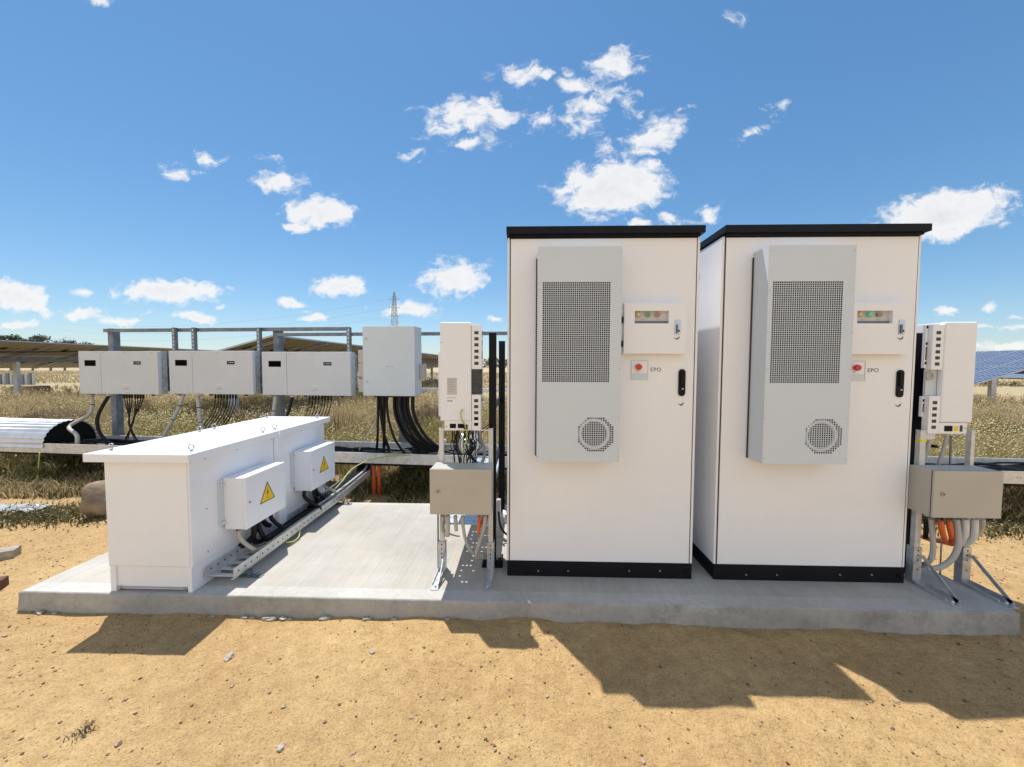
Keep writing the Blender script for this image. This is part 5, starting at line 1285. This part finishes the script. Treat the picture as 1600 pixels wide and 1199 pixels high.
# x, y, half width, half height (pixels), turn, density
clouds = [(735, 182, 84, 30, 3, .85), (735, 224, 52, 11, 2, .75), (643, 237, 24, 14, 10, .6), (812, 116, 42, 18, -4, .66), (852, 118, 20, 12, 0, .6), (962, 100, 46, 24, 6, .9), (895, 132, 30, 18, -10, .75), (925, 165, 60, 22, 30, .72), (912, 196, 30, 16, 20, .6), (980, 158, 24, 18, 10, .6), (850, 190, 28, 20, 0, .6),
          (1020, 214, 52, 28, 30, .95), (1062, 178, 30, 8, 30, .5), (944, 232, 18, 18, 40, .5), (955, 294, 84, 42, 3, 1.5), (1015, 268, 34, 20, -10, .7), (880, 300, 34, 12, 0, .7), (1210, 172, 22, 14, 45, .42), (1180, 206, 24, 8, 25, .4), (1045, 345, 30, 13, 0, .75), (1000, 350, 18, 9, 0, .9), (1105, 340, 24, 12, 20, .65), (1095, 323, 10, 6, 30, .4),
          (1475, 336, 98, 36, 10, 1.5), (1430, 352, 62, 26, 20, 1.3), (1470, 300, 16, 10, 40, .4), (500, 332, 56, 26, 0, 1.2), (462, 352, 26, 11, 0, 1.0), (440, 285, 46, 18, -4, .85), (324, 248, 24, 12, -5, .6), (275, 270, 24, 16, -10, .48), (310, 271, 16, 5, 0, .35), (420, 250, 40, 6, 0, .3),
          (264, 454, 86, 20, 0, 1.3), (28, 464, 66, 24, -14, 1.4), (22, 507, 36, 9, 0, 1.1), (130, 491, 44, 11, 0, .9), (185, 506, 32, 12, 0, .9), (209, 501, 14, 6, 0, .5), (300, 495, 42, 9, 0, 1.1), (128, 455, 16, 6, 0, .6), (228, 491, 18, 5, 0, .4), (308, 477, 8, 4, 0, .5), (345, 480, 10, 4, 0, .4), (180, 507, 8, 5, 0, .5),
          (526, 448, 44, 18, 0, 1.2), (460, 474, 24, 9, -6, 1.0), (492, 497, 24, 8, 0, .9), (478, 487, 14, 5, 0, .6), (712, 434, 56, 30, 6, 1.05), (640, 483, 52, 14, 0, .95), (694, 455, 30, 10, 0, .7), (770, 500, 14, 5, 0, .6),
          (1486, 486, 20, 9, 8, .9), (1548, 478, 14, 8, 0, .8), (1590, 509, 26, 7, 4, .8), (1535, 512, 18, 6, 0, .6), (1590, 492, 10, 5, 0, .6), (1575, 540, 60, 9, 4, .7), (1530, 545, 30, 8, 0, .7), (160, 5, 26, 8, 0, .7), (1140, 34, 22, 10, 30, .22)]
acc = None
for (cx_, cyy_, a_, b_, rot, dn) in clouds:
    d = ray(cx_, cyy_); mp = n.new('ShaderNodeMapping'); mp.vector_type = 'TEXTURE'
    mp.inputs['Location'].default_value = (d.x/d.y, d.z/d.y, 0); mp.inputs['Rotation'].default_value = (0, 0, R(rot)); mp.inputs['Scale'].default_value = (1.25*a_/F, 1.25*b_/F, 1)
    l.new(WV, mp.inputs[0]); ln = n.new('ShaderNodeVectorMath'); ln.operation = 'LENGTH'; l.new(mp.outputs[0], ln.inputs[0])
    mm = mth('MULTIPLY_ADD', ln.outputs['Value'], -dn, dn); acc = mm if acc is None else mth('MAXIMUM', acc, mm)
acc = mth('MAXIMUM', acc, -.3)
f1 = nz(WV, 20, 9, .64, .25, (1, 1.5, 1)).outputs['Fac']
den = mth('MULTIPLY_ADD', mth('SUBTRACT', f1, .50), 2.1, acc)
ss = n.new('ShaderNodeMapRange'); ss.interpolation_type = 'SMOOTHSTEP'; ss.inputs[1].default_value = .10; ss.inputs[2].default_value = .72; l.new(den, ss.inputs[0])
front = mth('GREATER_THAN', sp_.outputs[1], .05); up_ = mth('GREATER_THAN', sp_.outputs[2], .0)
cf = mth('MULTIPLY', mth('MULTIPLY', ss.outputs[0], front), up_); cf = mth('MULTIPLY', cf, .93)
# bright cloud added in the unseen southern sky to fill the shaded fronts
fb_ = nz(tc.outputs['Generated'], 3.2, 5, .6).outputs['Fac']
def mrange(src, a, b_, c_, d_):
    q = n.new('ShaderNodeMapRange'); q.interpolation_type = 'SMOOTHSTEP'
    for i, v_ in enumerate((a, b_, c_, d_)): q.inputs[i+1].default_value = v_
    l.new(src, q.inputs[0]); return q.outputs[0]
south_fill = mth('MULTIPLY', mth('MULTIPLY', mrange(fb_, .36, .5, 0, 1), mrange(sp_.outputs[1], -.35, -.1, 1, 0)), mth('MULTIPLY', mrange(sp_.outputs[2], .75, .9, 1, 0), up_))
cf = mth('MAXIMUM', cf, mth('MULTIPLY', south_fill, .95))
# cloud body tone: soft grey in the thicker parts
sh = n.new('ShaderNodeMapRange'); sh.inputs[1].default_value = .5; sh.inputs[2].default_value = 1.6; l.new(den, sh.inputs[0])
f2 = nz(UV, 30, 5, .6, 0, (1, 1.8, 1)).outputs['Fac']; shf = mth('MULTIPLY', sh.outputs[0], f2)
cc = n.new('ShaderNodeMix'); cc.data_type = 'RGBA'; CL = 6.1; cc.inputs[6].default_value = (CL, CL*.995, CL*.99, 1); cc.inputs[7].default_value = (CL*.72, CL*.72, CL*.75, 1); l.new(shf, cc.inputs[0])
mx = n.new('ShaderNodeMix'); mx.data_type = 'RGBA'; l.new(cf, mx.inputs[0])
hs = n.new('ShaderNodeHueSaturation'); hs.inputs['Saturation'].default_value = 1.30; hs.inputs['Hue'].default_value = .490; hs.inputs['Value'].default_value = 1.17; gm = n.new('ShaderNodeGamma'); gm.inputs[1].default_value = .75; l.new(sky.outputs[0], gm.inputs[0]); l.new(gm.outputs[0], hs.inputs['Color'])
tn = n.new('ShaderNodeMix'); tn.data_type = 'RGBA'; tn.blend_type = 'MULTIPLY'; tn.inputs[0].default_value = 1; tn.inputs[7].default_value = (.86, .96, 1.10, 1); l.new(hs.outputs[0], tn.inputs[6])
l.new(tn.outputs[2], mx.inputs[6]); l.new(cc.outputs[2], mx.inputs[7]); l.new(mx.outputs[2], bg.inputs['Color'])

sc.view_settings.view_transform = 'Standard'; sc.view_settings.look = 'None'; sc.view_settings.exposure = 0.6; sc.view_settings.gamma = 1
sc.view_settings.use_curve_mapping = False
wd.cycles.sampling_method = 'NONE'
sc.cycles.max_bounces = 8; sc.cycles.diffuse_bounces = 4; sc.cycles.glossy_bounces = 4
